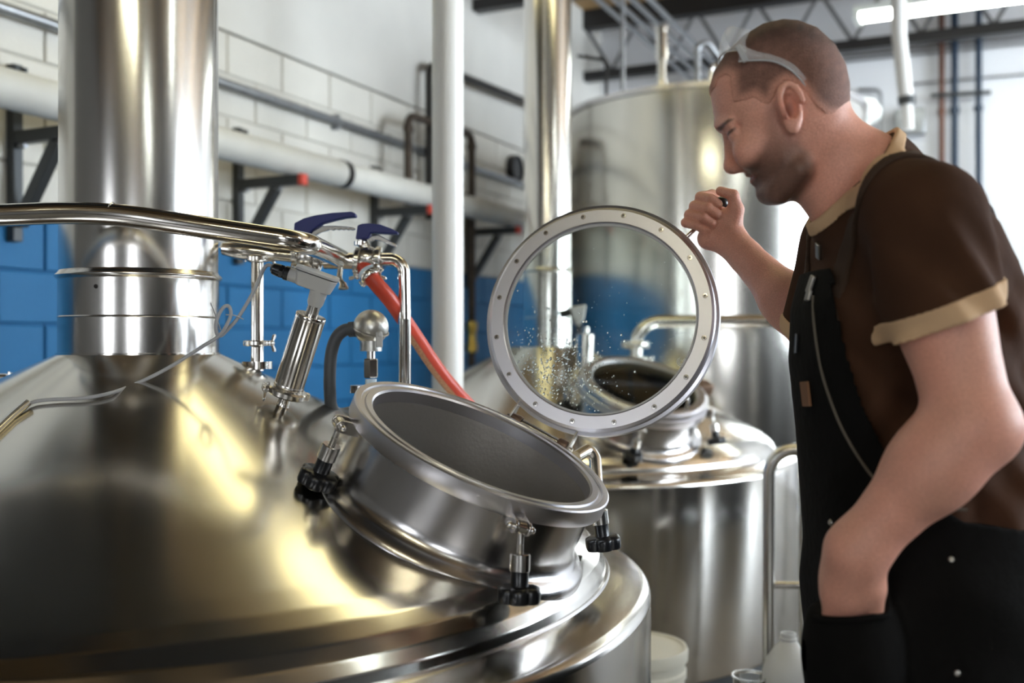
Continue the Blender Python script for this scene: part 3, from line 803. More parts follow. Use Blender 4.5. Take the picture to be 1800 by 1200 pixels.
# second, farther tank to the right of the man's neck
T4 = P(1512, 600, 7.0); T4.z = 0
wt = thing('white_vessel', 'white rounded vessel with a domed cap behind the neck of the man', 'tank', tuple(T4))
obj('body', M().lathe([(0, 0), (.15, 0), (.16, .05), (.16, 2.55), (.15, 2.63), (.11, 2.68), (.07, 2.70)], T4, (0, 0, 1), 48), mWhiteP, wt)
obj('cap', M().lathe([(.06, 2.69), (.06, 2.76), (.13, 2.80), (.14, 2.86), (.10, 2.92), (0, 2.94)], T4, (0, 0, 1), 36), mHous, wt)

bl = P(1411, 893, 5.05)
bv = thing('blue_lever_valve', 'small valve with a blue lever beside the hip of the man', 'valve', tuple(bl))
obj('lever', M().box(bl, (.11, .02, .026)), mBlueV, bv, bevel=.004)
obj('stem', M().cyl(bl, V((bl.x - .02, T3.y - R3 * .93, bl.z)), .014, 12), mFit, bv)

# hand rail frame
ry = 3.05
rl = thing('hand_rail', 'bent steel tube rail frame left of the legs of the man', 'rail', tuple(P(1352, 1327, ry)))
r0 = P(1352, 0, ry).x
obj('hoop', M().tube(fillet([V((r0, ry, 0)), P(1352, 790, ry), P(1500, 790, ry - .05), V((P(1500, 0, ry - .05).x, ry - .05, 0))], .075, 10), .0185, 20), mFit, rl)
obj('mid_bar', M().tube([P(1352, 1027, ry), P(1500, 1030, ry - .05)], .011, 14), mFit, rl)
obj('back_post', M().tube([V((P(1412, 0, ry + .25).x, ry + .25, 0)), P(1412, 800, ry + .25)], .014, 14), mFit, rl)

# bucket and jug on the floor
bk = P(1118, 1127, 3.02)
bz = bk.z
bt = thing('plastic_bucket', 'white lidded plastic bucket between the two kettles', 'bucket', (bk.x, bk.y, 0))
o_ = V((bk.x, bk.y, 0))
obj('tub', M().lathe([(0, 0), (.125, 0), (.128, .01), (.142, bz - .10), (.147, bz - .095), (.147, bz - .075), (.143, bz - .07), (.144, bz - .03)], o_, (0, 0, 1), 64), mBucket, bt)
obj('lid', M().lathe([(.146, bz - .045), (.151, bz - .045), (.152, bz - .018), (.148, bz - .008), (.140, bz - .008), (.136, bz - .014), (0, bz - .012)], o_, (0, 0, 1), 64), mBucket, bt)
obj('handle', M().tube([o_ + V((.149 * math.cos(a), .149 * math.sin(a), bz - .085 - .10 * math.sin((a + 1.9) / 3.1416 * 3.1416) ** 2)) for a in np.linspace(-1.9, 1.24, 20)], .003, 8), mGalv, bt)
jb = P(1386, 1200, 2.55)
jz = P(1386, 1112, 2.55).z
jg = thing('plastic_jug', 'milky plastic gallon jug without cap beside the rail', 'jug', (jb.x, jb.y, jz - .30))
o_ = V((jb.x, jb.y, jz - .30))
def sq(r, z, p, seg=40):
    out = []
    for i in range(seg):
        a = 2 * math.pi * i / seg; ca, sa = math.cos(a), math.sin(a)
        k = (abs(ca) ** p + abs(sa) ** p) ** (-1 / p); out.append(o_ + V((r * k * ca, r * k * sa, z)))
    return out
jm = M(); rows = [(.054, 0, 4), (.060, .006, 4), (.061, .06, 4), (.060, .130, 4), (.061, .175, 3.5), (.0605, .200, 3.2), (.056, .222, 2.8), (.046, .244, 2.4), (.033, .264, 2), (.023, .277, 2), (.0185, .282, 2), (.0205, .284, 2), (.0205, .288, 2), (.0185, .290, 2), (.0185, .300, 2), (.0160, .300, 2), (.0160, .27, 2)]
vs = []; fs = []
for r, z, p in rows: vs += sq(r, z, p)
for i in range(len(rows) - 1):
    for j in range(40): fs.append((i * 40 + j, i * 40 + (j + 1) % 40, (i + 1) * 40 + (j + 1) % 40, (i + 1) * 40 + j))
fs.append(tuple(range(40))); jm.add(vs, fs)
obj('bottle', jm, mJug, jg)
obj('handle', M().tube(spline([o_ + V((.026, -.012, .262)), o_ + V((.050, -.03, .248)), o_ + V((.062, -.04, .215)), o_ + V((.058, -.036, .175))], 6), .008, 12), mJug, jg)
# low crate the jug stands on
zt = jz - .30
cr = thing('work_stool', 'low grey step stool under the plastic jug', 'stool', (jb.x, jb.y, 0))
obj('top', M().box(V((jb.x, jb.y, zt - .012)), (.42, .30, .022)), mStrut, cr, bevel=.004)
for sx in (-1, 1):
    for sy in (-1, 1):
        obj('leg', M().tube([V((jb.x + .17 * sx, jb.y + .11 * sy, zt - .022)), V((jb.x + .19 * sx, jb.y + .13 * sy, 0))], .014, 12), mStrut, cr)
cc = P(1318, 1200, 2.56)
def cup(c, r, h_, label):
    t = thing('plastic_cup', label, 'cup', (c.x, c.y, zt))
    obj('wall', M().lathe([(0, 0), (r * .8, 0), (r, h_), (r * 1.05, h_), (r * 1.05, h_ - .004), (r * .98, h_ - .006), (r * .77, .003), (0, .003)], V((c.x, c.y, zt)), (0, 0, 1), 32), mClear, t)
cup(cc, .042, P(0, 1186, 2.56).z - zt, 'clear plastic cup left of the milky jug')

# ------------------------------------------------------------------ back wall services
def bw(px, py, off=.06):
    """point on the back wall plane seen at (px, py)"""
    k = (px - 900) / 1800.; Y = (A1 - off) / (AX.x * k + AX.y); return P(px, py, Y)
for px, m_, r, lb, top in ((1655, mCopper, .020, 'thin copper coloured pipe on the bright back wall', 20), (1678, mDkBlue, .026, 'dark blue vertical pipe beside the copper pipe on the back wall', 30), (1720, mDkBlue, .024, 'dark blue vertical pipe standing alone, rightmost on the back wall', 25)):
    a = bw(px, 140); b = bw(px + 4, 900); a.z = 3.9; b.z = .03; b.x = a.x; b.y = a.y
    t = thing('wall_pipe', lb, 'pipe', tuple(b), 'vertical pipes on the back wall')
    obj('tube', M().cyl(b, a, r, 16), m_, t)
    for zz in (1.2, 3.05): obj('collar', M().cyl(V((a.x, a.y, zz - .02)), V((a.x, a.y, zz + .02)), r * 1.4, 16), m_, t)
sb = M(); sb.tube([bw(1636, 168, .10), bw(1742, 162, .10)], .016, 10)
obj('strut_bar', sb, mStrut, loc=tuple(bw(1690, 165, .10)), label='short dark strut clamping the vertical pipes on the back wall', cat='strut')
for i, py in enumerate((88, 95, 103)):
    m_ = M().tube([bw(1480, py + 5, .05), bw(1830, py - 33 + i * 2, .05)], .011, 10)
    obj('grey_conduit', m_, mGalv, loc=tuple(bw(1480, py, .05)), label=('topmost', 'middle', 'lowest')[i] + ' of three thin grey conduits crossing the back wall', cat='conduit', group='thin conduits on the back wall')
obj('thin_line', M().tube([bw(1600, 148, .05), bw(1665, 142, .05), bw(1830, 128, .05)], .008, 8), mGalv, loc=tuple(bw(1665, 142, .05)), label='thin pale line crossing the vertical pipes on the back wall', cat='conduit')
obj('conduit_bend', M().tube(fillet([bw(1508, 158, .05), bw(1548, 157, .05), bw(1550, 300, .05), bw(1550, 620, .05)], .06), .013, 10), mGalv, loc=tuple(bw(1550, 300, .05)), label='grey conduit with a bend on the back wall behind the neck', cat='conduit')
# white drain pipe hanging in front of the back wall
dY = 6.2
dp = thing('white_downpipe', 'white vertical pipe in two widths hanging below the ceiling light', 'pipe', tuple(P(1590, 230, dY)))
pt = P(1584, 178, dY); pt2 = V((P(1577, 0, dY).x, dY, ZC - .003)); 
obj('upper_tube', M().tube([pt2, P(1580, 60, dY), P(1593, 178, dY)], .043, 24), mWhiteP, dp)
obj('coupling', M().cyl(P(1593, 170, dY), P(1594, 184, dY), .05, 24), mStrut, dp)
obj('lower_tube', M().cyl(P(1594, 184, dY), P(1597, 228, dY), .032, 24), mWhiteP, dp)
obj('junction_box', M().box(bw(1600, 215, .05), (.22, .10, .20), BX, AX), mGalv, loc=tuple(bw(1600, 215, .05)), label='small grey junction box on the back wall behind the white pipe', cat='box', bevel=.01)

# ------------------------------------------------------------------ ceiling: joists, conduits, lights
def joist(a, label):
    t = thing('ceiling_joist', label, 'joist', tuple(W(a, BL, 3.72)), 'open web ceiling joists')
    obj('top_chord', wbox(a - .06, a + .06, BL, BR, ZC - .16, ZC - .001), mJoist, t, smooth=False)
    obj('bottom_chord', wbox(a - .045, a + .045, BL, BR, 3.50, 3.58), mJoist, t, smooth=False)
    n = 18; st = (BR - BL) / n
    for i in range(n):
        b0 = BL + i * st; b1 = b0 + st / 2; b2 = b0 + st
        for x0, x1, z0, z1 in ((b0 + .02, b1, ZC - .15, 3.57), (b1, b2 - .02, 3.57, ZC - .15)):
            obj('web', M().tube([W(a, x0, z0), W(a, x1, z1)], .016, 8), mWebs, t)
for i, a in enumerate((-4.1, -2.05, .0, 2.05, 4.1, 6.15, 8.2)):
    joist(a, ['joist farthest behind the camera', 'second joist behind the camera', 'joist directly above the camera', 'fourth open web joist from the back wall', 'third open web joist from the back wall', 'second open web joist from the back wall', 'black open web joist nearest the back wall'][i])
for i, b in enumerate((-2.31, -2.21, -2.11, -2.01)):
    obj('ceiling_conduit', M().tube([W(1.9, b, 3.475), W(8.55, b, 3.475)], .020, 12), mGalv, loc=tuple(W(3, b, 3.44)),
        label=('first', 'second', 'third', 'fourth')[i] + ' from the left of four parallel grey conduits under the ceiling', cat='conduit', group='parallel ceiling conduits')

def fixture(p0, p1, label, mt, wide=.14):
    p0 = V(p0); p1 = V(p1); d = (p1 - p0).normalized(); s = V((d.y, -d.x, 0)); L = (p1 - p0).length; c = (p0 + p1) / 2
    t = thing('strip_light', label, 'light', tuple(c), 'fluorescent strip lights')
    obj('housing', M().box(c + V((0, 0, .035)), (L, wide, .05), d, s), mHous, t, smooth=False, bevel=.004)
    for k in (-1, 1): obj('tube', M().cyl(p0 + s * (wide * .27 * k) + d * .03, p1 + s * (wide * .27 * k) - d * .03, .019, 14), mt, t)
    for e, k in ((p0, 1), (p1, -1)): obj('end_cap', M().box(e + d * (.02 * k) , (.04, wide, .06), d, s), mHous, t, smooth=False)
    hg = M()
    for q_ in (p0.lerp(p1, .15), p0.lerp(p1, .85)): hg.cyl(q_ + V((0, 0, .06)), V((q_.x, q_.y, ZC - .16)), .005, 8)
    obj('hanger', hg, mGalv, t)
f0 = P(1502, 32, 6.9); fixture(f0, f0 + BX * 2.6, 'bright strip light at the upper right in front of the back wall', mTubeC, .20)
def added_panel(p0, p1, wide, label):  # unseen panel added for the yellow band reflected in the dome
    p0 = V(p0); p1 = V(p1); d = (p1 - p0).normalized(); s = V((d.y, -d.x, 0)); L = (p1 - p0).length; c = (p0 + p1) / 2
    t = thing('reflection_panel', label, 'light', tuple(c), 'added warm panels for reflections')
    obj('housing', M().box(c + V((0, 0, .05)), (L, wide, .08), d, s), mHous, t, smooth=False, bevel=.004)
    obj('diffuser', M().box(c + V((0, 0, .006)), (L - .04, wide - .04, .012), d, s), mPanel, t, smooth=False)
    hg = M()
    for q_ in (p0.lerp(p1, .15), p0.lerp(p1, .85)): hg.cyl(q_ + V((0, 0, .09)), V((q_.x, q_.y, 3.5)), .005, 8)
    obj('hanger', hg, mGalv, t)
added_panel(W(2.83, -2.85, 3.36), W(2.83, -1.608, 3.36), .44, 'warm panel added out of view above the near kettle for its reflection')
added_panel(W(2.83, -1.488, 3.36), W(2.83, .0, 3.36), .44, 'warm panel added out of view for its reflection, nearer the man')
for b0, b1, lb in ((BL + .01, -1.76, 'left'), (-1.36, .9, 'right')):  # unseen ducts added so the near dome reflects something black
    du = thing('reflection_duct', 'black duct added unseen under the ceiling for its reflection, %s of the wide exhaust stack' % lb, 'duct', tuple(W(1.2, (b0 + b1) / 2, 3.49)), 'added ducts for reflections')
    obj('duct_body', wbox(.62, 1.80, b0, b1, 3.49, 3.9), mJoist, du, smooth=False, bevel=.01)
    for b in (b0 + .25, b1 - .04): obj('flange', wbox(.60, 1.82, b - .02, b + .02, 3.47, 3.92), mJoist, du, smooth=False)
mTote = mat('tote_plastic', (.022, .022, .024), .5)
for i, a in enumerate((2.3, 3.9)):  # unseen totes added to darken what the second kettle reflects
    tk = thing('reflection_tote', ('nearer', 'farther')[i] + ' black plastic tote added out of view right of the man for its reflection', 'tote', tuple(W(a + .6, 2.3, 0)), 'added totes for reflections')
    obj('box', wbox(a, a + 1.25, 1.75, 2.75, .14, 1.25), mTote, tk, smooth=False, bevel=.03)
    obj('lid', wbox(a - .02, a + 1.27, 1.73, 2.77, 1.25, 1.31), mTote, tk, smooth=False, bevel=.015)
    for k in range(5): obj('rib', wbox(a + .12 + .25 * k, a + .17 + .25 * k, 1.72, 1.76, .16, 1.24), mTote, tk, smooth=False)
    for k in range(3): obj('runner', wbox(a + .02 + .52 * k, a + .19 + .52 * k, 1.78, 2.72, 0, .14), mTote, tk, smooth=False)
mCab = mat('cabinet_grey', (.03, .032, .034), .45)
for i, a in enumerate((-2.6, -1.3, .0, 1.3)):  # unseen cabinets added for dark streaks in the steel
    cb_ = thing('reflection_cabinet', ('farthest', 'third', 'second', 'nearest')[i] + ' dark cabinet from the windows, added unseen right of the camera for its reflection', 'cabinet', tuple(W(a + .4, 3.5, 0)), 'added cabinets for reflections')
    obj('body', wbox(a, a + .8, 3.3, 3.9, 0, 1.95), mCab, cb_, smooth=False, bevel=.006)
    for k in (0, 1):
        dr_ = obj('door', wbox(a + .01 + .395 * k, a + .395 + .395 * k, 3.28, 3.30, .08, 1.92), mCab, cb_, smooth=False)
        obj('handle', M().cyl(W(a + .36 + .08 * k, 3.265, .95), W(a + .36 + .08 * k, 3.265, 1.1), .008, 10), mGalv, dr_)
fixture(W(-1.5, -.6, 3.4), W(-1.5, 1.0, 3.4), 'strip light behind the camera on the left', mTube)
fixture(W(-1.5, 2.2, 3.4), W(-1.5, 3.8, 3.4), 'strip light behind the camera on the right', mTubeC)
fixture(W(1.6, 1.6, 3.4), W(1.6, 3.2, 3.4), 'strip light above the man', mTubeC)

# ------------------------------------------------------------------ the man: implicit surfaces meshed on a grid
class Grid:
    def __init__(s, xs, ys, zs):
        s.xs, s.ys, s.zs = [np.asarray(a, np.float32) for a in (xs, ys, zs)]
        s.phi = np.full((len(xs), len(ys), len(zs)), 1.0, np.float32)
    def sl(s, lo, hi):
        r = []
        for a, l, h_ in zip((s.xs, s.ys, s.zs), lo, hi):
            i0 = max(0, int(np.searchsorted(a, l)) - 1); i1 = min(len(a), int(np.searchsorted(a, h_)) + 1); r.append(slice(i0, max(i1, i0 + 1)))
        X = s.xs[r[0]][:, None, None]; Y = s.ys[r[1]][None, :, None]; Z = s.zs[r[2]][None, None, :]
        return tuple(r), X, Y, Z
    def op(s, fn, lo, hi, k=0., mode='u', pad=.03):
        lo = np.array(lo) - pad - k; hi = np.array(hi) + pad + k
        r, X, Y, Z = s.sl(lo, hi); d = fn(X, Y, Z).astype(np.float32); a = s.phi[r]
        if mode == 'u':
            hh = np.maximum(k - np.abs(a - d), 0) / max(k, 1e-6); s.phi[r] = np.minimum(a, d) - hh * hh * k * .25
        elif mode == 's':
            d = -d; hh = np.maximum(k - np.abs(a - d), 0) / max(k, 1e-6); s.phi[r] = np.maximum(a, d) + hh * hh * k * .25
    def cap(s, a, b, ra, rb=None, k=.0):
        rb = ra if rb is None else rb; a = np.array(a, float); b = np.array(b, float); ba = b - a; L2 = ba @ ba + 1e-12; m = max(ra, rb)
        def fn(X, Y, Z):
            px, py, pz = X - a[0], Y - a[1], Z - a[2]
            t = np.clip((px * ba[0] + py * ba[1] + pz * ba[2]) / L2, 0, 1)
            return np.sqrt((px - ba[0] * t) ** 2 + (py - ba[1] * t) ** 2 + (pz - ba[2] * t) ** 2) - (ra + (rb - ra) * t)
        s.op(fn, np.minimum(a, b) - m, np.maximum(a, b) + m, k)
    def ell(s, c, r, axes=None, k=0., mode='u'):
        c = np.array(c, float); A = np.eye(3) if axes is None else np.array([list(v) for v in axes], float)
        r = np.array(r, float); m = r.max()
        def fn(X, Y, Z):
            p = [X - c[0], Y - c[1], Z - c[2]]
            q = [A[i, 0] * p[0] + A[i, 1] * p[1] + A[i, 2] * p[2] for i in range(3)]
            k0 = np.sqrt(sum((q[i] / r[i]) ** 2 for i in range(3))); k1 = np.sqrt(sum((q[i] / r[i] ** 2) ** 2 for i in range(3))) + 1e-9
            return k0 * (k0 - 1) / k1
        s.op(fn, c - m, c + m, k, mode)
    def mesh(s):
        phi = s.phi; ins = phi < 0
        n = np.array(phi.shape) - 1
        cnt = np.zeros(n, np.uint8)
        for i in (0, 1):
            for j in (0, 1):
                for l in (0, 1): cnt += ins[i:i + n[0], j:j + n[1], l:l + n[2]]
        act = (cnt > 0) & (cnt < 8)
        I, J, K = np.nonzero(act)
        idx = np.full(n, -1, np.int32); idx[I, J, K] = np.arange(len(I))
        acc = np.zeros((len(I), 3)); num = np.zeros(len(I))
        ax = (s.xs, s.ys, s.zs)
        for d in range(3):
            o1, o2 = [e for e in range(3) if e != d]
            for p in (0, 1):
                for q in (0, 1):
                    c0 = [I.copy(), J.copy(), K.copy()]; c0[o1] += p; c0[o2] += q
                    c1 = [x.copy() for x in c0]; c1[d] += 1
                    f0 = phi[tuple(c0)]; f1 = phi[tuple(c1)]
                    m = (f0 < 0) != (f1 < 0)
                    t = np.where(m, f0 / np.where(m, f0 - f1, 1), 0)
                    pos = np.stack([ax[e][c0[e]] for e in range(3)], 1).astype(float)
                    pos[:, d] = ax[d][c0[d]] + t * (ax[d][c1[d]] - ax[d][c0[d]])
                    acc[m] += pos[m]; num[m] += 1
        v = acc / num[:, None]
        F = []
        for d in range(3):
            o1, o2 = [(1, 2), (2, 0), (0, 1)][d]
            a = [slice(None)] * 3; b = [slice(None)] * 3; a[d] = slice(0, -1); b[d] = slice(1, None)
            sg = ins[tuple(a)].astype(np.int8) - ins[tuple(b)].astype(np.int8)
            e = np.nonzero(sg); sgn = sg[e]; e = [x.copy() for x in e]
            ok = (e[o1] > 0) & (e[o2] > 0) & (e[o1] < n[o1]) & (e[o2] < n[o2]); e = [x[ok] for x in e]; sgn = sgn[ok]
            def cell(p, q):
                c = [x.copy() for x in e]; c[o1] -= p; c[o2] -= q; return idx[tuple(c)]
            quad = np.stack([cell(1, 1), cell(0, 1), cell(0, 0), cell(1, 0)], 1)
            quad[sgn < 0] = quad[sgn < 0][:, ::-1]; F.append(quad)
        return v, np.concatenate(F)

def grid_obj(name, g, material, parent=None, loc=(0, 0, 0), colfn=None, smooth=2, **kw):
    v, f = g.mesh()
    # light relaxation removes the voxel steps
    if smooth:
        e = np.concatenate([f[:, [0, 1]], f[:, [1, 2]], f[:, [2, 3]], f[:, [3, 0]]])
        e = np.concatenate([e, e[:, ::-1]]); deg = np.bincount(e[:, 0], minlength=len(v))[:, None]
        for it in range(smooth):
            for lam in (.5, -.52):
                s_ = np.stack([np.bincount(e[:, 0], weights=v[e[:, 1], c], minlength=len(v)) for c in range(3)], 1) / np.maximum(deg, 1)
                v = v + lam * (s_ - v)
    wl_ = np.array(WL[parent.name]) if parent else np.array(loc, float)
    me = bpy.data.meshes.new(name); me.from_pydata((v - wl_).tolist(), [], f.tolist())
    me.polygons.foreach_set('use_smooth', [True] * len(me.polygons)); me.materials.append(material)
    if colfn:
        ca = me.color_attributes.new('tint', 'FLOAT_COLOR', 'POINT'); c = np.ones((len(v), 4), np.float32); c[:, :3] = colfn(v); ca.data.foreach_set('color', c.ravel())
    o = bpy.data.objects.new(name, me); COL.objects.link(o)
    if parent: o.parent = parent
    else: o.location = wl_
    WL[o.name] = V(wl_); tag(o, **kw)
    return o

def polysd(poly, x, y):
    """signed distance to a polygon, positive inside"""
    x = np.asarray(x, np.float32); y = np.asarray(y, np.float32)
    d = np.full(np.broadcast(x, y).shape, 1e9, np.float32); c = np.zeros(d.shape, bool); n = len(poly)
    for i in range(n):
        ax_, ay = poly[i]; bx_, by = poly[(i + 1) % n]
        ex, ey = bx_ - ax_, by - ay; wx, wy = x - ax_, y - ay
        t = np.clip((wx * ex + wy * ey) / (ex * ex + ey * ey + 1e-12), 0, 1)
        d = np.minimum(d, (wx - ex * t) ** 2 + (wy - ey * t) ** 2)
        if ay != by:
            c ^= ((ay > y) != (by > y)) & (x < ex * (y - ay) / ey + ax_)
    return np.where(c, 1, -1) * np.sqrt(d)

def smooth01(t): t = np.clip(t, 0, 1); return t * t * (3 - 2 * t)
def wnoise(v, s, seed=0):
    r = np.random.RandomState(seed); out = 0
    for i in range(7):
        k = r.normal(size=3); k /= np.linalg.norm(k); out = out + np.sin((v @ k) * s * r.uniform(.7, 1.6) + r.uniform(0, 6))
    return out / 7

# --- head frame: sagittal plane seen nearly edge-on in profile
PSI = math.radians(12)
HC = P(1375, 200, 1.50)
HF = V((-math.cos(PSI), math.sin(PSI), 0)); HL = V((-math.sin(PSI), -math.cos(PSI), 0))     # forward, towards his left side
def HP(px, py, w=0.):
    """point on the plane w metres to his left of the sagittal plane"""
    d = V(((px - 900) / 1800., 1, -(py - 600) / 1800.)); o = HC - V((0, 0, EYE)) + HL * w
    t = o.dot(HL) / d.dot(HL); return d * t + V((0, 0, EYE))
def huv(px, py, w=0.):
    q = HP(px, py, w) - HC; return (q.dot(HF), q.z)
outline = [(1248, 157), (1250, 175), (1254, 200), (1259, 219), (1264, 229), (1273, 238), (1280, 250), (1288, 268), (1296, 286), (1302, 297), (1307, 303), (1312, 309), (1320, 312), (1319, 316), (1323, 320), (1331, 327), (1336, 332), (1338, 340), (1344, 348), (1355, 353),
           (1375, 351), (1400, 338), (1425, 322), (1455, 290), (1480, 250), (1490, 215), (1492, 185), (1492, 150), (1485, 117), (1466, 83), (1436, 55), (1402, 42), (1375, 40), (1340, 48), (1305, 69), (1276, 98), (1256, 130)]
OUT = [huv(*p) for p in outline]
uF = np.array(huv(1300, 150)); uC = np.array(huv(1388, 335)); fdir = (uC - uF); flen = np.linalg.norm(fdir); fdir /= flen
def head_fn(extra=0.):
    def fn(X, Y, Z):
        dx, dy = X - HC.x, Y - HC.y
        u = dx * HF.x + dy * HF.y; w = dx * HL.x + dy * HL.y
        u = np.broadcast_to(u, np.broadcast(u, Z).shape); v = np.broadcast_to(Z - HC.z, u.shape)
        d = polysd(OUT, u, v) + extra
        s = (u - uF[0]) * fdir[0] + (v - uF[1]) * fdir[1]
        fr = smooth01((u + .01) / .06)                       # towards the face
        Wd = .0765 - .017 * smooth01((s - .05) / .12) - .010 * fr * smooth01((s + .02) / .07) * (1 - .3 * smooth01((s - .10) / .06)) - .006 * smooth01((s - .13) / .05)
        Wd = Wd + extra
        D = .062
        a = np.sqrt((w / Wd) ** 2 + ((D - np.minimum(d, D)) / D) ** 2) - 1
        return a * np.minimum(Wd, D) * .92
    return fn

fine = np.arange
def axis(*segs):
    out = []
    for a, b, st in segs: out += list(np.arange(a, b, st))
    return np.array(out)

# --- joints
Ns = HP(1452, 232); Nb = P(1527, 318, 1.50)
LSh = P(1626, 398, 1.31); LEl = P(1706, 745, 1.245); LWr = P(1506, 968, 1.280)
RSh = V((.560, 1.700, 1.435)); REl = P(1440, 585, 1.76); RWr = P(1289, 428, 1.935)
# torso cross sections: z, front x, back x, half width
TOR = np.array([(.80, .455, .730, .172), (.86, .450, .735, .182), (.95, .444, .742, .186), (1.05, .436, .742, .172), (1.15, .428, .730, .166), (1.25, .419, .722, .180), (1.33, .424, .714, .192), (1.39, .440, .700, .192), (1.44, .458, .680, .176), (1.48, .474, .654, .146), (1.52, .490, .622, .105), (1.555, .500, .590, .06)])
TOR[:8, 1] += .015
TYC = 1.505
def torso_fn(off, z0=.80, z1=1.555, wr=0.):
    def fn(X, Y, Z):
        xf = np.interp(Z, TOR[:, 0], TOR[:, 1]); xb = np.interp(Z, TOR[:, 0], TOR[:, 2]); b = np.interp(Z, TOR[:, 0], TOR[:, 3]) + off
        xc = (xf + xb) / 2; a = (xb - xf) / 2 + off
        d = ((np.abs((X - xc) / a) ** 2.4 + np.abs((Y - TYC) / b) ** 2.4) ** (1 / 2.4) - 1) * np.minimum(a, b)
        if wr:
            d = d + wr * (np.sin(Z * 70 + (X - .5) * 95 + 2 * np.sin(Y * 17)) * .5 + np.sin(Z * 38 - X * 60 + np.sin(Y * 23 + Z * 11) * 1.6) * .8) * smooth01((1.42 - Z) / .1)
        return np.maximum(d, np.maximum(z0 - Z, Z - z1))
    return fn

def arm(g, sh, el, wr, r, k):
    g.cap(sh, el, r[0], r[1], k)
    mid = V(sh).lerp(V(el), .45)
    g.ell(mid + V((-.006, 0, 0)), (r[0] * .95, r[0] * .95, .085), basis(V(el) - V(sh)), k)
    g.cap(el, V(el).lerp(V(wr), .35), r[1], r[2], k)
    g.cap(V(el).lerp(V(wr), .30), wr, r[2], r[3], k)

g = Grid(axis((.262, .50, .002), (.50, .82, .0038)), axis((1.13, 1.405, .0042), (1.405, 1.60, .0021), (1.60, 1.885, .0045), (1.885, 2.02, .0021)), axis((.0, .86, .009), (.86, 1.36, .0042), (1.36, 1.765, .0021)))
# trunk and legs
g.op(torso_fn(-.014), (.40, 1.30, .80), (.78, 1.72, 1.555), .0)
for sy in (-1, 1):
    hip = V((.590, 1.505 + .09 * sy, .88)); kn = V((.580, 1.505 + .105 * sy, .48)); an = V((.605, 1.505 + .11 * sy, .085))
    g.cap(hip, kn, .088, .060, .03); g.cap(kn, an, .058, .040, .03); g.cap(an - V((0, 0, .035)), an + V((-.15, .01 * sy, -.045)), .042, .032, .03)
# neck, traps
g.cap(HP(1440, 238), Nb, .050, .066, .02); g.cap(HP(1418, 290), P(1476, 352, 1.5), .040, .050, .03)
for sh in (LSh, RSh):
    g.cap(P(1528, 295, 1.5), V(sh) + V((0, 0, .01)), .036, .045, .03); g.ell(sh, (.068, .068, .068), None, .04)
# head
hmin = np.array(HC) + (-.20, -.11, -.14); hmax = np.array(HC) + (.16, .11, .16)
g.op(head_fn(), hmin, hmax, .022, pad=.004)
X3 = (HF, HL, V((0, 0, 1)))
def rot(axes, deg):   # rotate forward/up axes in the sagittal plane
    a = math.radians(deg); f, l, u = axes; return (f * math.cos(a) + u * math.sin(a), l, u * math.cos(a) - f * math.sin(a))
AXF = rot(X3, -26)
# brow ridge, eye sockets, eyes, cheeks
for s in (-1, 1):
    g.ell(HP(1286, 231, .034 * s), (.014, .017, .0105), AXF, .012, 's')
    g.ell(HP(1293, 234, .031 * s), (.0120, .0150, .0118), AXF, .004)           # eyeball under lids
    g.cap(HP(1278, 227, .022 * s), HP(1290, 226, .046 * s), .0045, .0035, .007)     # upper lid fold
    g.cap(HP(1266, 220, .012 * s), HP(1283, 215, .047 * s), .0065, .005, .012)  # brow ridge
    g.ell(HP(1315, 268, .044 * s), (.020, .017, .022), AXF, .024)            # cheek bone
# nose
g.cap(HP(1281, 242), HP(1286, 288), .0065, .0105, .010)
g.ell(HP(1289, 292), (.0130, .0120, .0115), AXF, .008)
for s in (-1, 1):
    g.ell(HP(1299, 293, .0115 * s), (.0125, .0070, .0088), AXF, .005)
    g.ell(HP(1294, 303, .0065 * s), (.0055, .0038, .0040), AXF, .002, 's')
    g.cap(HP(1306, 284, .020 * s), HP(1325, 305, .029 * s), .0022, .0012, .008)
# lips
g.cap(HP(1318, 306, .0), HP(1329, 306, .019), .0042, .0026, .005); g.cap(HP(1318, 306, .0), HP(1329, 306, -.019), .0042, .0026, .005)
g.cap(HP(1326, 318, .0), HP(1334, 313, .016), .0046, .0028, .005); g.cap(HP(1326, 318, .0), HP(1334, 313, -.016), .0046, .0028, .005)
for s in (-1, 1):
    g.op((lambda a, b: (lambda X, Y, Z: (lambda t: np.sqrt((X - a.x - (b.x - a.x) * t) ** 2 + (Y - a.y - (b.y - a.y) * t) ** 2 + (Z - a.z - (b.z - a.z) * t) ** 2) - .0014)(np.clip(((X - a.x) * (b.x - a.x) + (Y - a.y) * (b.y - a.y) + (Z - a.z) * (b.z - a.z)) / ((b - a).length_squared), 0, 1))))(HP(1316, 313, 0), HP(1333, 306, .026 * s)),
         np.minimum(HP(1316, 313), HP(1333, 306, .026 * s)), np.maximum(HP(1316, 313), HP(1333, 306, .026 * s)), .003, 's', pad=.01)
g.ell(HP(1352, 338), (.017, .020, .015), AXF, .016)                            # chin
for s in (-1, 1): g.cap(HP(1368, 340, .030 * s), HP(1408, 300, .058 * s), .010, .012, .03)      # jaw line
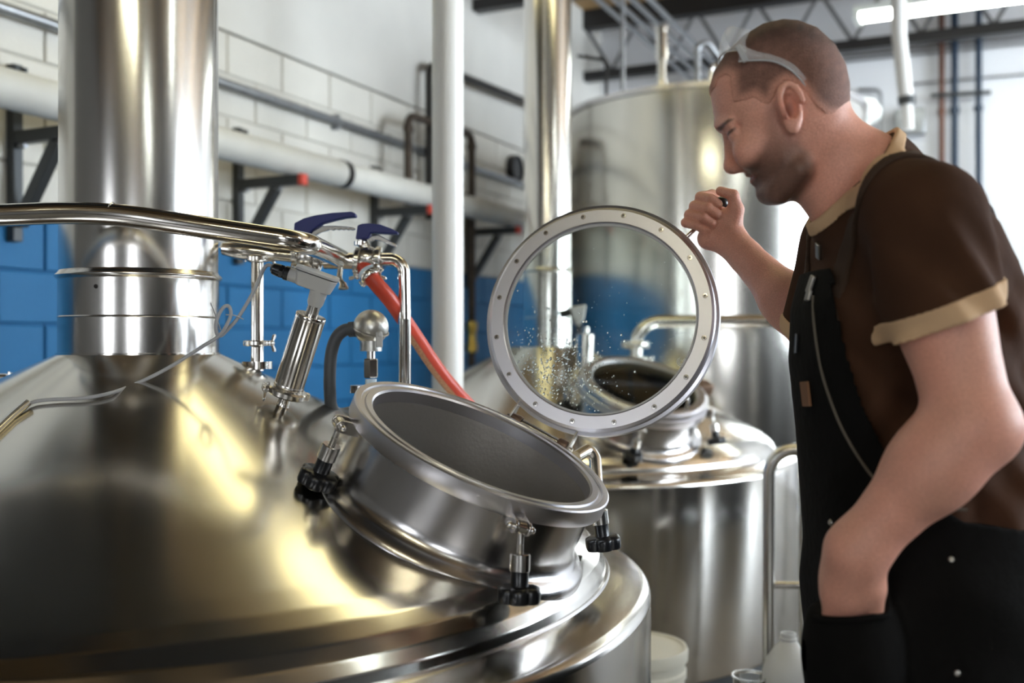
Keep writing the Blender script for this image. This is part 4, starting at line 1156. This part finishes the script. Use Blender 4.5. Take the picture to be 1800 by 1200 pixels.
# ears
for s in (-1, 1):
    c = HP(1385, 193, .074 * s)
    EA = rot(X3, -14); fe, le, ue = EA
    out_ = (le * s + fe * -.28).normalized(); fw = (fe + le * s * .28).normalized(); ea = (fw, out_, ue)
    g.ell(c + out_ * .007, (.0175, .0090, .0330), ea, .004)
    for i in range(9):
        a0 = math.radians(-35 + 24 * i); a1 = math.radians(-35 + 24 * (i + 1))
        f_ = lambda a: c + out_ * .0150 + fw * (.0165 * math.cos(a)) * (1 if math.cos(a) < 0 else .85) + ue * (.006 + .0255 * math.sin(a))
        g.cap(f_(a0), f_(a1), .0048, .0048, .0025)
    g.ell(c + out_ * .015 + ue * .002, (.0108, .0125, .0185), ea, .003, 's')
    g.ell(c + out_ * .008 - ue * .027 + fw * .003, (.0095, .0058, .0100), ea, .005)
    g.ell(c + out_ * .011 + fw * .0125 - ue * .004, (.0042, .0048, .0060), ea, .003)
# arms
arm(g, LSh, LEl, LWr, (.057, .050, .049, .033), .02)
g.ell(V(LEl).lerp(V(LWr), .24), (.054, .050, .085), basis(V(LWr) - V(LEl)), .02)
g.ell(LEl + V((.022, 0, -.008)), (.032, .032, .032), None, .03)
arm(g, RSh, REl, RWr, (.055, .044, .043, .0275), .02)
g.ell(V(REl).lerp(V(RWr), .30), (.047, .042, .080), basis(V(RWr) - V(REl)), .02)
# left hand, sliding into the front pocket
lh = P(1497, 1022, 1.300)
g.cap(LWr, lh, .034, .036, .03); g.ell(lh, (.036, .026, .042), None, .02)
for dx, dy_, L, r in ((-.024, .0, .085, .0100), (-.011, -.004, .095, .0108), (.009, -.004, .090, .0105), (.026, .002, .072, .0092)):
    a = lh + V((dx, dy_ + .004, -.020)); b = a + V((dx * .12 + .004, .012, -L * .5)); c_ = b + V((.004, .012, -L * .45))
    g.cap(a, b, r * 1.2, r, .012); g.cap(b, c_, r, r * .85, .006)
g.cap(P(1512, 1005, 1.285), P(1533, 1036, 1.280), .0185, .0150, .014); g.cap(P(1533, 1036, 1.280), P(1538, 1068, 1.288), .0145, .0115, .006)
g.ell(P(1503, 1020, 1.276), (.014, .010, .012), None, .014)
# right hand, closed around the lid handle
YH = 1.951
def hp_(px, py, dz): return P(px, py, YH) + V((0, dz, 0))
fing = [((1257, 341, .030), (1232, 346, .004), (1246, 353, -.0215), (1258, 361, -.0225), .0103),
        ((1247, 357, .034), (1222, 362, .004), (1240, 369, -.0240), (1255, 378, -.0240), .0108),
        ((1240, 374, .034), (1213, 377, .004), (1232, 385, -.0230), (1247, 394, -.0220), .0103),
        ((1236, 392, .028), (1206, 391, .004), (1221, 398, -.0185), (1235, 405, -.0180), .0090)]
for a, b, c_, d, r in fing:
    A_, B_, C_, D__ = hp_(*a), hp_(*b), hp_(*c_), hp_(*d)
    g.cap(RWr, A_, .019, r * 1.25, .016)
    g.cap(A_, B_, r * 1.2, r * 1.02, .004); g.cap(B_, C_, r * 1.02, r * .98, .002); g.cap(C_, D__, r * .96, r * .84, .002)
g.cap(hp_(1287, 424, -.004), hp_(1246, 419, .000), .026, .022, .014)            # heel of the hand
g.cap(hp_(1283, 414, -.012), hp_(1290, 372, -.020), .020, .0145, .012)           # thumb base
g.ell(hp_(1275, 395, -.012), (.020, .016, .030), None, .012)
g.cap(hp_(1290, 370, -.020), hp_(1284, 347, -.024), .0138, .0112, .006)
g.cap(hp_(1284, 346, -.024), hp_(1263, 338, -.016), .0108, .0088, .003)
g.cap(RWr, V(REl).lerp(V(RWr), .85), .0285, .030, .01)

SKIN = np.array((.66, .325, .240)); 
beard = [huv(*p, .06) for p in ((1346, 185), (1342, 212), (1344, 238), (1336, 258), (1324, 275), (1310, 285), (1303, 297), (1308, 312), (1300, 330), (1310, 370), (1360, 385), (1410, 345), (1432, 312), (1436, 290), (1426, 262), (1405, 246), (1388, 242), (1376, 226), (1370, 205), (1362, 182))]
brow = [huv(*p, .035) for p in ((1258, 221), (1268, 219), (1281, 213), (1291, 213), (1283, 219), (1270, 226), (1261, 229))]
eye = [huv(*p, .035) for p in ((1276, 236), (1283, 231), (1292, 227), (1294, 230), (1288, 235), (1282, 239), (1277, 240))]
lips = [huv(*p, .02) for p in ((1308, 305), (1318, 306), (1331, 305), (1333, 309), (1327, 315), (1320, 320), (1314, 316))]
mouth = [huv(*p, .02) for p in ((1314, 311), (1326, 309), (1334, 303), (1335, 306), (1327, 312), (1316, 314))]
hairp = [huv(*p, .05) for p in ((1240, 157), (1256, 151), (1262, 138), (1274, 133), (1283, 138), (1285, 165), (1290, 183), (1310, 181), (1326, 176), (1338, 186), (1350, 190), (1360, 178), (1366, 160), (1380, 150), (1400, 156), (1416, 172), (1428, 190), (1450, 205), (1475, 205), (1505, 195), (1530, 120), (1480, 20), (1380, -10), (1260, 40), (1225, 120))]
def uvw(v):
    d = v - np.array(HC); return d @ np.array(HF), d[:, 2], d @ np.array(HL)
def skin_col(v):
    c = np.tile(SKIN, (len(v), 1))
    n1_ = wnoise(v, 60, 1)[:, None]; n2_ = wnoise(v, 190, 2)[:, None]; n3_ = wnoise(v, 700, 5)
    c = c * (1 + .06 * n1_ + .04 * n2_); c[:, 1:] *= (1 - .05 * n1_)
    u, vv, w = uvw(v); hd_m = (np.abs(u) < .2) & (vv > -.16) & (np.abs(w) < .12)
    lat = smooth01((np.abs(w) - .004) / .02)
    def mixc(m, col):
        m = (m * hd_m)[:, None]; return c * (1 - m) + np.array(col) * m
    c = mixc(.30 * smooth01(1 - np.hypot(u - huv(1386, 195, .08)[0], vv - huv(1386, 195, .08)[1]) / .036) * smooth01((np.abs(w) - .06) / .01), (.62, .15, .09))
    ec_ = huv(1386, 194, .08)  # shade of the ear hollow, put into the skin tint
    c = mixc(.75 * smooth01(1.25 - np.hypot((u - ec_[0]) / .0085, (vv - ec_[1]) / .0150)) * smooth01((np.abs(w) - .06) / .008), (.16, .045, .03))
    c = mixc(.25 * smooth01(1 - np.hypot(u - huv(1290, 285)[0], vv - huv(1290, 285)[1]) / .025), (.58, .17, .11))
    sd = polysd(beard, u, vv)
    low = smooth01((huv(1340, 250)[1] - vv) / .05)
    c = mixc(smooth01((sd + .006) / .018) * (.44 + .42 * low) * (.95 + .06 * n3_), (.060, .036, .026))
    c = mixc(.85 * smooth01((polysd(brow, u, vv) + .0015) / .003) * lat, (.075, .045, .030))
    c = mixc(.85 * smooth01((polysd(eye, u, vv) + .0008) / .0022) * lat, (.05, .03, .025))
    c = mixc(.55 * smooth01((polysd(lips, u, vv) + .001) / .003) * (np.abs(w) < .03), (.45, .13, .10))
    c = mixc(.75 * smooth01((polysd(mouth, u, vv) + .0003) / .0016) * (np.abs(w) < .03), (.10, .035, .03))
    # knuckles and the folds of the closed hand are a little redder
    kk = smooth01(1 - np.linalg.norm(v - np.array(hp_(1232, 378, -.01)), axis=1) / .05)[:, None]
    c = c * (1 - .35 * kk) + np.array((.62, .24, .16)) * .35 * kk
    return np.clip(c, 0, 1)

def vcol_mat(name, rough, sss=0., bump=0., bscale=200., speck=.1):
    m = mat(name, (.5, .3, .2), rough, sss=sss, bump=bump, bscale=bscale, spec=.4)
    nt = m.node_tree; a = nt.nodes.new('ShaderNodeVertexColor'); a.layer_name = 'tint'
    nz = nt.nodes.new('ShaderNodeTexNoise'); nz.inputs['Scale'].default_value = bscale * 2; nz.inputs['Detail'].default_value = 3
    tcx = nt.nodes.new('ShaderNodeTexCoord'); nt.links.new(tcx.outputs['Object'], nz.inputs['Vector'])
    rg = nt.nodes.new('ShaderNodeMapRange'); rg.inputs[1].default_value = .3; rg.inputs[2].default_value = .7; rg.inputs[3].default_value = 1 - speck; rg.inputs[4].default_value = 1 + speck
    ml = nt.nodes.new('ShaderNodeVectorMath'); ml.operation = 'SCALE'
    nt.links.new(nz.outputs['Fac'], rg.inputs[0]); nt.links.new(a.outputs['Color'], ml.inputs[0]); nt.links.new(rg.outputs[0], ml.inputs['Scale'])
    nt.links.new(ml.outputs[0], nt.nodes['Principled BSDF'].inputs['Base Color'])
    return m
mSkin = vcol_mat('skin', .46, .12, .10, 260, .13)
mHair = vcol_mat('cropped_hair', .72, 0, .45, 500, .35)
base = (.59, 1.505, 0)
man = grid_obj('person', g, mSkin, None, base, skin_col, 2, label='bearded man in brown t-shirt and dark overalls holding the lid handle', cat='person')

# --- cropped hair
gh = Grid(np.arange(.27, .52, .0024), np.arange(1.40, 1.61, .0024), np.arange(1.55, 1.77, .0024))
def hair_fn(X, Y, Z):
    d = head_fn(.0014)(X, Y, Z)
    dx, dy = X - HC.x, Y - HC.y; u = np.broadcast_to(dx * HF.x + dy * HF.y, d.shape); vv = np.broadcast_to(Z - HC.z, d.shape); w = np.broadcast_to(dx * HL.x + dy * HL.y, d.shape)
    m = polysd(hairp, u, vv)
    return np.maximum(d, np.maximum(-m * .8, -(head_fn(-.006)(X, Y, Z))))
gh.op(hair_fn, (.27, 1.40, 1.55), (.52, 1.61, 1.77), 0, pad=0)
def hair_col(v):
    u, vv, w = uvw(v); m = polysd(hairp, u, vv); top = smooth01((vv - .055) / .06)
    n3_ = wnoise(v, 420, 7); n2_ = wnoise(v, 120, 9)
    f = np.clip(smooth01((m - .001) / .017) * (.70 + .22 * top + .06 * n3_ + .06 * n2_), 0, 1)[:, None]
    return SKIN * .92 * (1 - f) + np.array((.040, .024, .019)) * f
grid_obj('hair', gh, mHair, man, colfn=hair_col, label='short buzz cut dark brown hair')

# --- t-shirt
mShirt = mat('brown_cotton', (.055, .025, .0135), .88, spec=.12, bump=.25, bscale=18, var=.18, vscale=9)
mTan = mat('tan_trim', (.60, .40, .24), .85, spec=.2, bump=.12, bscale=300)
mOver = mat('overall_canvas', (.0045, .0042, .0040), .9, spec=.12, bump=.18, bscale=60, var=.25, vscale=14)
mSeam = mat('seam_thread', (.10, .085, .065), .8)
mPatch = mat('leather_patch', (.19, .085, .035), .7, bump=.1)
mBuckle = mat('buckle_metal', (.30, .28, .25), .35, 1)
lax = (LEl - LSh).normalized(); rax = (REl - RSh).normalized()
Lc = P(1664, 553, 1.27)
cutL = V((-.34, .05, -1)).normalized() ; cutL = V((.36, -.05, -.93)).normalized()
cutR = rax; Rc = RSh + rax * .155
nkc = P(1503, 318, 1.5); nkn = (P(1470, 180, 1.5) - P(1536, 330, 1.5)).normalized()
nkn = V((-.62, 0, .78)).normalized()
def half(pl_c, pl_n): return lambda X, Y, Z: (X - pl_c.x) * pl_n.x + (Y - pl_c.y) * pl_n.y + (Z - pl_c.z) * pl_n.z
def capf(a, b, ra, rb):
    ba = b - a; L2 = ba.length_squared
    def fn(X, Y, Z):
        px, py, pz = X - a.x, Y - a.y, Z - a.z; t = np.clip((px * ba.x + py * ba.y + pz * ba.z) / L2, 0, 1)
        return np.sqrt((px - ba.x * t) ** 2 + (py - ba.y * t) ** 2 + (pz - ba.z * t) ** 2) - (ra + (rb - ra) * t)
    return fn
def smin(a, b, k): h_ = np.maximum(k - np.abs(a - b), 0) / k; return np.minimum(a, b) - h_ * h_ * k * .25
def shirt_fn(off=0., wr=.0058):
    tf = torso_fn(.002 + off, .90, 1.535, wr); t1 = capf(P(1530, 300, 1.48), LSh + V((0, 0, .012)), .046 + off, .060 + off); t2 = capf(P(1530, 300, 1.52), RSh + V((0, 0, .012)), .046 + off, .060 + off)
    s1 = capf(LSh, LSh.lerp(LEl, .72), .070 + off, .0705 + off); s2 = capf(RSh, RSh.lerp(REl, .9), .078 + off, .068 + off)
    nk0 = capf(HP(1440, 215), Nb, .064 + off, .074 + off); nk9 = capf(HP(1418, 290), P(1480, 356, 1.5), .046 + off, .058 + off)
    nk = lambda X, Y, Z: smin(nk0(X, Y, Z), nk9(X, Y, Z), .02)
    def fn(X, Y, Z):
        d = tf(X, Y, Z)
        wv = .0055 * np.sin(Z * 55 + X * 90 + Y * 30) * smooth01((1.46 - Z) / .06)
        arm_ = smin(s1(X, Y, Z) + wv, np.maximum(t1(X, Y, Z), -1), .05)
        d = smin(d, arm_, .035); d = smin(d, t2(X, Y, Z), .05); d = smin(d, s2(X, Y, Z), .035); d = smin(d, nk(X, Y, Z), .03)
        return d
    return fn
SH = ((.37, 1.12, 1.0), (.82, 1.88, 1.60))
nkn = V((-.755, 0, .656)).normalized(); nkc = P(1494, 316, 1.5)
neck_cut = lambda X, Y, Z: np.minimum(half(nkc, nkn)(X, Y, Z), .118 - np.abs(Y - 1.5))
def near_sleeve(X, Y, Z): return half(LSh, lax)(X, Y, Z) > -.02
def shirt_all(X, Y, Z):
    d = shirt_fn()(X, Y, Z); m = capf(LSh, LSh.lerp(LEl, .8), .10, .10)(X, Y, Z) ; m2 = capf(RSh + rax * .06, RSh.lerp(REl, 1.), .10, .10)(X, Y, Z)
    sl = np.where(m < 0, half(Lc, cutL)(X, Y, Z), -1); sl2 = np.where(m2 < 0, half(Rc, cutR)(X, Y, Z), -1)
    tors = torso_fn(.008)(X, Y, Z)
    d = np.maximum(d, np.where(tors < 0, -1, sl)); d = np.maximum(d, np.where(tors < 0, -1, sl2))
    return np.maximum(d, neck_cut(X, Y, Z))
def mk(fn, lo, hi, st):
    G = Grid(*[np.arange(a, b, st) for a, b in zip(lo, hi)]); G.op(fn, lo, hi, 0, pad=0); return G
shirt = grid_obj('t_shirt', mk(shirt_all, *SH, .0042), mShirt, man, label='dark brown cotton t-shirt')
# cuff and collar trims
def cuff(c_, cut, sh, el, rr):
    sf = shirt_fn(.0030, 0)
    def fn(X, Y, Z):
        p = half(c_, cut)(X, Y, Z); a = capf(sh, sh.lerp(el, 1.), rr, rr)(X, Y, Z)
        inner = shirt_fn(-.006, 0)(X, Y, Z)
        return np.maximum(np.maximum(np.maximum(sf(X, Y, Z), -inner), np.abs(p + .002) - .0135), a)
    return fn
grid_obj('sleeve_cuff', mk(cuff(Lc, cutL, LSh + lax * .06, LEl, .105), (.44, 1.12, 1.18), (.68, 1.37, 1.42), .003), mTan, man)
grid_obj('sleeve_cuff', mk(cuff(Rc, cutR, RSh + rax * .06, REl, .10), (.40, 1.58, 1.15), (.70, 1.90, 1.45), .004), mTan, man)
def collar_fn(X, Y, Z):
    return np.maximum(np.maximum(shirt_fn(.0028, 0)(X, Y, Z), -shirt_fn(-.006, 0)(X, Y, Z)), np.abs(neck_cut(X, Y, Z) + .006) - .0085)
grid_obj('collar', mk(collar_fn, (.40, 1.36, 1.40), (.72, 1.66, 1.62), .003), mTan, man)

# --- overalls
def xz(px, py): q_ = P(px, py, TYC); return (q_.x, q_.z)
bib = [xz(*p) for p in ((1330, 478), (1434, 476), (1428, 540), (1438, 620), (1458, 700), (1488, 770), (1535, 838), (1600, 880), (1700, 894), (1900, 884), (1900, 1400), (1330, 1400))]
def over_fn(X, Y, Z):
    d = torso_fn(.0145, .70, 1.50)(X, Y, Z)
    m = polysd(bib, np.broadcast_to(X, d.shape), np.broadcast_to(Z, d.shape))
    d = np.maximum(d, -m)
    w = .003 * np.sin(Z * 44 + X * 30 + np.sin(Y * 20) * 2)
    for sy in (-1, 1):
        hip = V((.592, TYC + .088 * sy, .90)); kn = V((.585, TYC + .105 * sy, .48)); an = V((.600, TYC + .11 * sy, .10))
        d = smin(d, capf(hip, kn, .122, .098)(X, Y, Z) + w, .05); d = smin(d, capf(kn, an, .096, .088)(X, Y, Z) + w, .04)
    # pocket bag standing out around the hand, open at the top
    pc = P(1500, 1150, 1.335); pkt = np.sqrt(((X - pc.x) / .066) ** 2 + ((Y - pc.y) / .066) ** 2 + ((Z - pc.z) / .11) ** 2) - 1
    top_ = P(1494, 1083, 1.28).z
    d = smin(d, np.maximum(pkt * .062, (Z - top_ - .12 * (X - pc.x))), .02)
    return np.maximum(d, .06 - Z)
go_ = Grid(np.arange(.38, .80, .004), np.arange(1.22, 1.78, .0045), axis((.04, .86, .009), (.86, 1.42, .0036)))
go_.op(over_fn, (.38, 1.22, .04), (.80, 1.78, 1.42), 0, pad=0)
ov = grid_obj('overalls', go_, mOver, man, label='black canvas bib overalls')
def strap_fn(sy):
    def fn(X, Y, Z):
        y0 = TYC + sy * (.088 + .056 * smooth01((Z - 1.38) / .11) - .09 * smooth01((X - .60) / .12))
        band = np.abs(Y - y0) - .019 + 0 * X + 0 * Z
        s_ = np.maximum(shirt_fn(.0058, 0)(X, Y, Z), -shirt_fn(-.002, 0)(X, Y, Z))
        return np.maximum(np.maximum(np.maximum(s_, band), 1.02 - Z), neck_cut(X, Y, Z) + .016)
    return fn
mStrapC = mat('strap_canvas', (.050, .030, .020), .85, spec=.2, bump=.15, bscale=120)
for sy in (-1, 1):
    grid_obj('shoulder_strap', mk(strap_fn(sy), (.38, 1.32, 1.05), (.80, 1.70, 1.62), .0036), mStrapC, ov)

def march(fn, px, py, t0=1.05, t1=1.75):
    d = V(((px - 900) / 1800., 1, -(py - 600) / 1800.)); ts = np.arange(t0, t1, .0008)
    ph = fn(d.x * ts, d.y * ts, EYE + d.z * ts); i = int(np.argmax(ph < 0))
    if not (ph < 0).any(): i = int(np.argmin(ph))
    t = ts[i]; q_ = d * t + V((0, 0, EYE)); e = .003
    gr = V([float(fn(np.array([q_.x + e * (a == 0)]), np.array([q_.y + e * (a == 1)]), np.array([q_.z + e * (a == 2)]))[0] - fn(np.array([q_.x]), np.array([q_.y]), np.array([q_.z]))[0]) for a in range(3)])
    return q_, gr.normalized()
tf = torso_fn(.016, .5, 1.6)
pp = [march(tf, *p)[0] for p in ((1429, 520), (1430, 560), (1436, 610), (1446, 660), (1460, 704), (1474, 740), (1490, 772), (1512, 808), (1538, 842), (1570, 866), (1600, 882), (1650, 892), (1700, 896))]
obj('piping', M().tube(spline(pp, 5), .0022, 8), mSeam, ov)
def plate(name, px, py, w, hgt, th, m_, fn=tf, roll=0., par=None, **kw):
    q_, n_ = march(fn, px, py); up = V((0, 0, 1)); x_ = up.cross(n_).normalized(); y_ = n_.cross(x_)
    a = math.radians(roll); x2 = x_ * math.cos(a) + y_ * math.sin(a); y2 = n_.cross(x2)
    return obj(name, M().box(q_ + n_ * th * .4, (w, hgt, th), x2, y2, n_), m_, par or ov, smooth=False, bevel=th * .3, **kw)
sfn = shirt_fn(.006, 0)
plate('leather_patch', 1418, 692, .030, .036, .004, mPatch, roll=4, label='small brown leather patch on the bib')
plate('buckle', 1441, 441, .014, .024, .005, mBuckle, sfn, -25)
plate('buckle', 1428, 500, .016, .026, .006, mBuckle, roll=-12)
plate('bib_button', 1424, 520, .016, .016, .006, mBuckle)
plate('bib_clip', 1402, 604, .006, .030, .005, mBlk)
for px, py in ((1672, 983), (1682, 1183), (1460, 918)):
    q_, n_ = march(over_fn, px, py)
    obj('rivet', M().lathe([(0, .003), (.003, .0025), (.005, 0)], q_, n_, 12), mBuckle, ov)
pk = [march(over_fn, *p) for p in ((1436, 1086), (1465, 1090), (1500, 1090), (1530, 1086), (1556, 1080), (1562, 1040), (1560, 1000))]
obj('pocket_welt', M().tube(spline([a + n_ * .004 for a, n_ in pk], 5), .0045, 8), mOver, ov)
# boots
for sy in (-1, 1):
    gb = Grid(np.arange(.36, .72, .007), np.arange(TYC + .11 * sy - .09, TYC + .11 * sy + .09, .007), np.arange(-.02, .24, .007))
    c_ = V((.605, TYC + .112 * sy, .0))
    gb.cap(c_ + V((0, 0, .18)), c_ + V((0, 0, .07)), .058, .056, .0); gb.cap(c_ + V((.02, 0, .05)), c_ + V((-.14, .006 * sy, .04)), .050, .046, .03)
    gb.phi = np.maximum(gb.phi, (.0 - gb.zs)[None, None, :].astype(np.float32))
    grid_obj('boot', gb, mBlk, man, label='black work boot')

# --- clear safety glasses pushed up on the head
mClearP = mat('clear_polycarbonate', (.92, .93, .95), .12)
_n = mClearP.node_tree; _m = _n.nodes.new('ShaderNodeMixShader'); _t = _n.nodes.new('ShaderNodeBsdfTransparent'); _m.inputs[0].default_value = .22
_n.links.new(_t.outputs[0], _m.inputs[1]); _n.links.new(_n.nodes['Principled BSDF'].outputs[0], _m.inputs[2]); _n.links.new(_m.outputs[0], _n.nodes['Material Output'].inputs[0])
sgs = thing('safety_glasses', 'clear safety glasses pushed up on the head of the man', 'glasses', tuple(HP(1300, 90)))
tdir = (HP(1420, 150, .08) - HP(1300, 92, .08)).normalized()
c0 = HP(1318, 92); lensv = []; rows_ = 7; cols_ = 33
upL = (HP(1276, 66) - HP(1266, 114)).normalized()
for j in range(rows_):
    tt_ = j / (rows_ - 1)
    for i in range(cols_):
        a = math.radians(-88 + 176 * i / (cols_ - 1))
        fw_ = (HP(1264, 112) - HP(1320, 118)).normalized()
        p = HP(1318, 116) + fw_ * (.046 * max(0, math.cos(a)) ** .6) + HL * (.079 * math.sin(a)) + upL * (.041 * tt_) * (1 - .25 * abs(math.sin(a)) ** 4) + fw_ * (.004 * math.sin(tt_ * 3.14))
        lensv.append(p)
lm = M().add(lensv, [(j * cols_ + i, j * cols_ + i + 1, (j + 1) * cols_ + i + 1, (j + 1) * cols_ + i) for j in range(rows_ - 1) for i in range(cols_ - 1)])
le_ = obj('lens', lm, mClearP, sgs, smooth=True); sm = le_.modifiers.new('thick', 'SOLIDIFY'); sm.thickness = .0022
rimc = mat('clear_rim', (.80, .82, .84), .15, trans=.5)
obj('lens_rim', M().tube([lensv[i] for i in range(cols_)], .0014, 8), rimc, le_)
for s in (-1, 1):
    tm = M(); w0 = .0815 * s
    up_ = [HP(1302, 78, w0), HP(1330, 90, w0), HP(1360, 97, w0 * 1.01), HP(1390, 110, w0), HP(1410, 128, w0 * .98), HP(1424, 148, w0 * .93)]
    lo_ = [HP(1298, 108, w0), HP(1330, 106, w0), HP(1360, 108, w0 * 1.01), HP(1386, 120, w0), HP(1404, 136, w0 * .98), HP(1418, 154, w0 * .93)]
    us, lsn = spline(up_, 4), spline(lo_, 4); n_ = len(us)
    tm.add(us + lsn, [(i, i + 1, n_ + i + 1, n_ + i) for i in range(n_ - 1)])
    t_ = obj('temple_arm', tm, mClearP, sgs); q_ = t_.modifiers.new('thick', 'SOLIDIFY'); q_.thickness = .0024
    obj('temple_edge', M().tube(lsn, .0013, 8), rimc, t_)
    if True:
        obj('hinge_block', M().box(HP(1304, 94, w0 * 1.02), (.008, .005, .026), *AXF), rimc, sgs, bevel=.001)
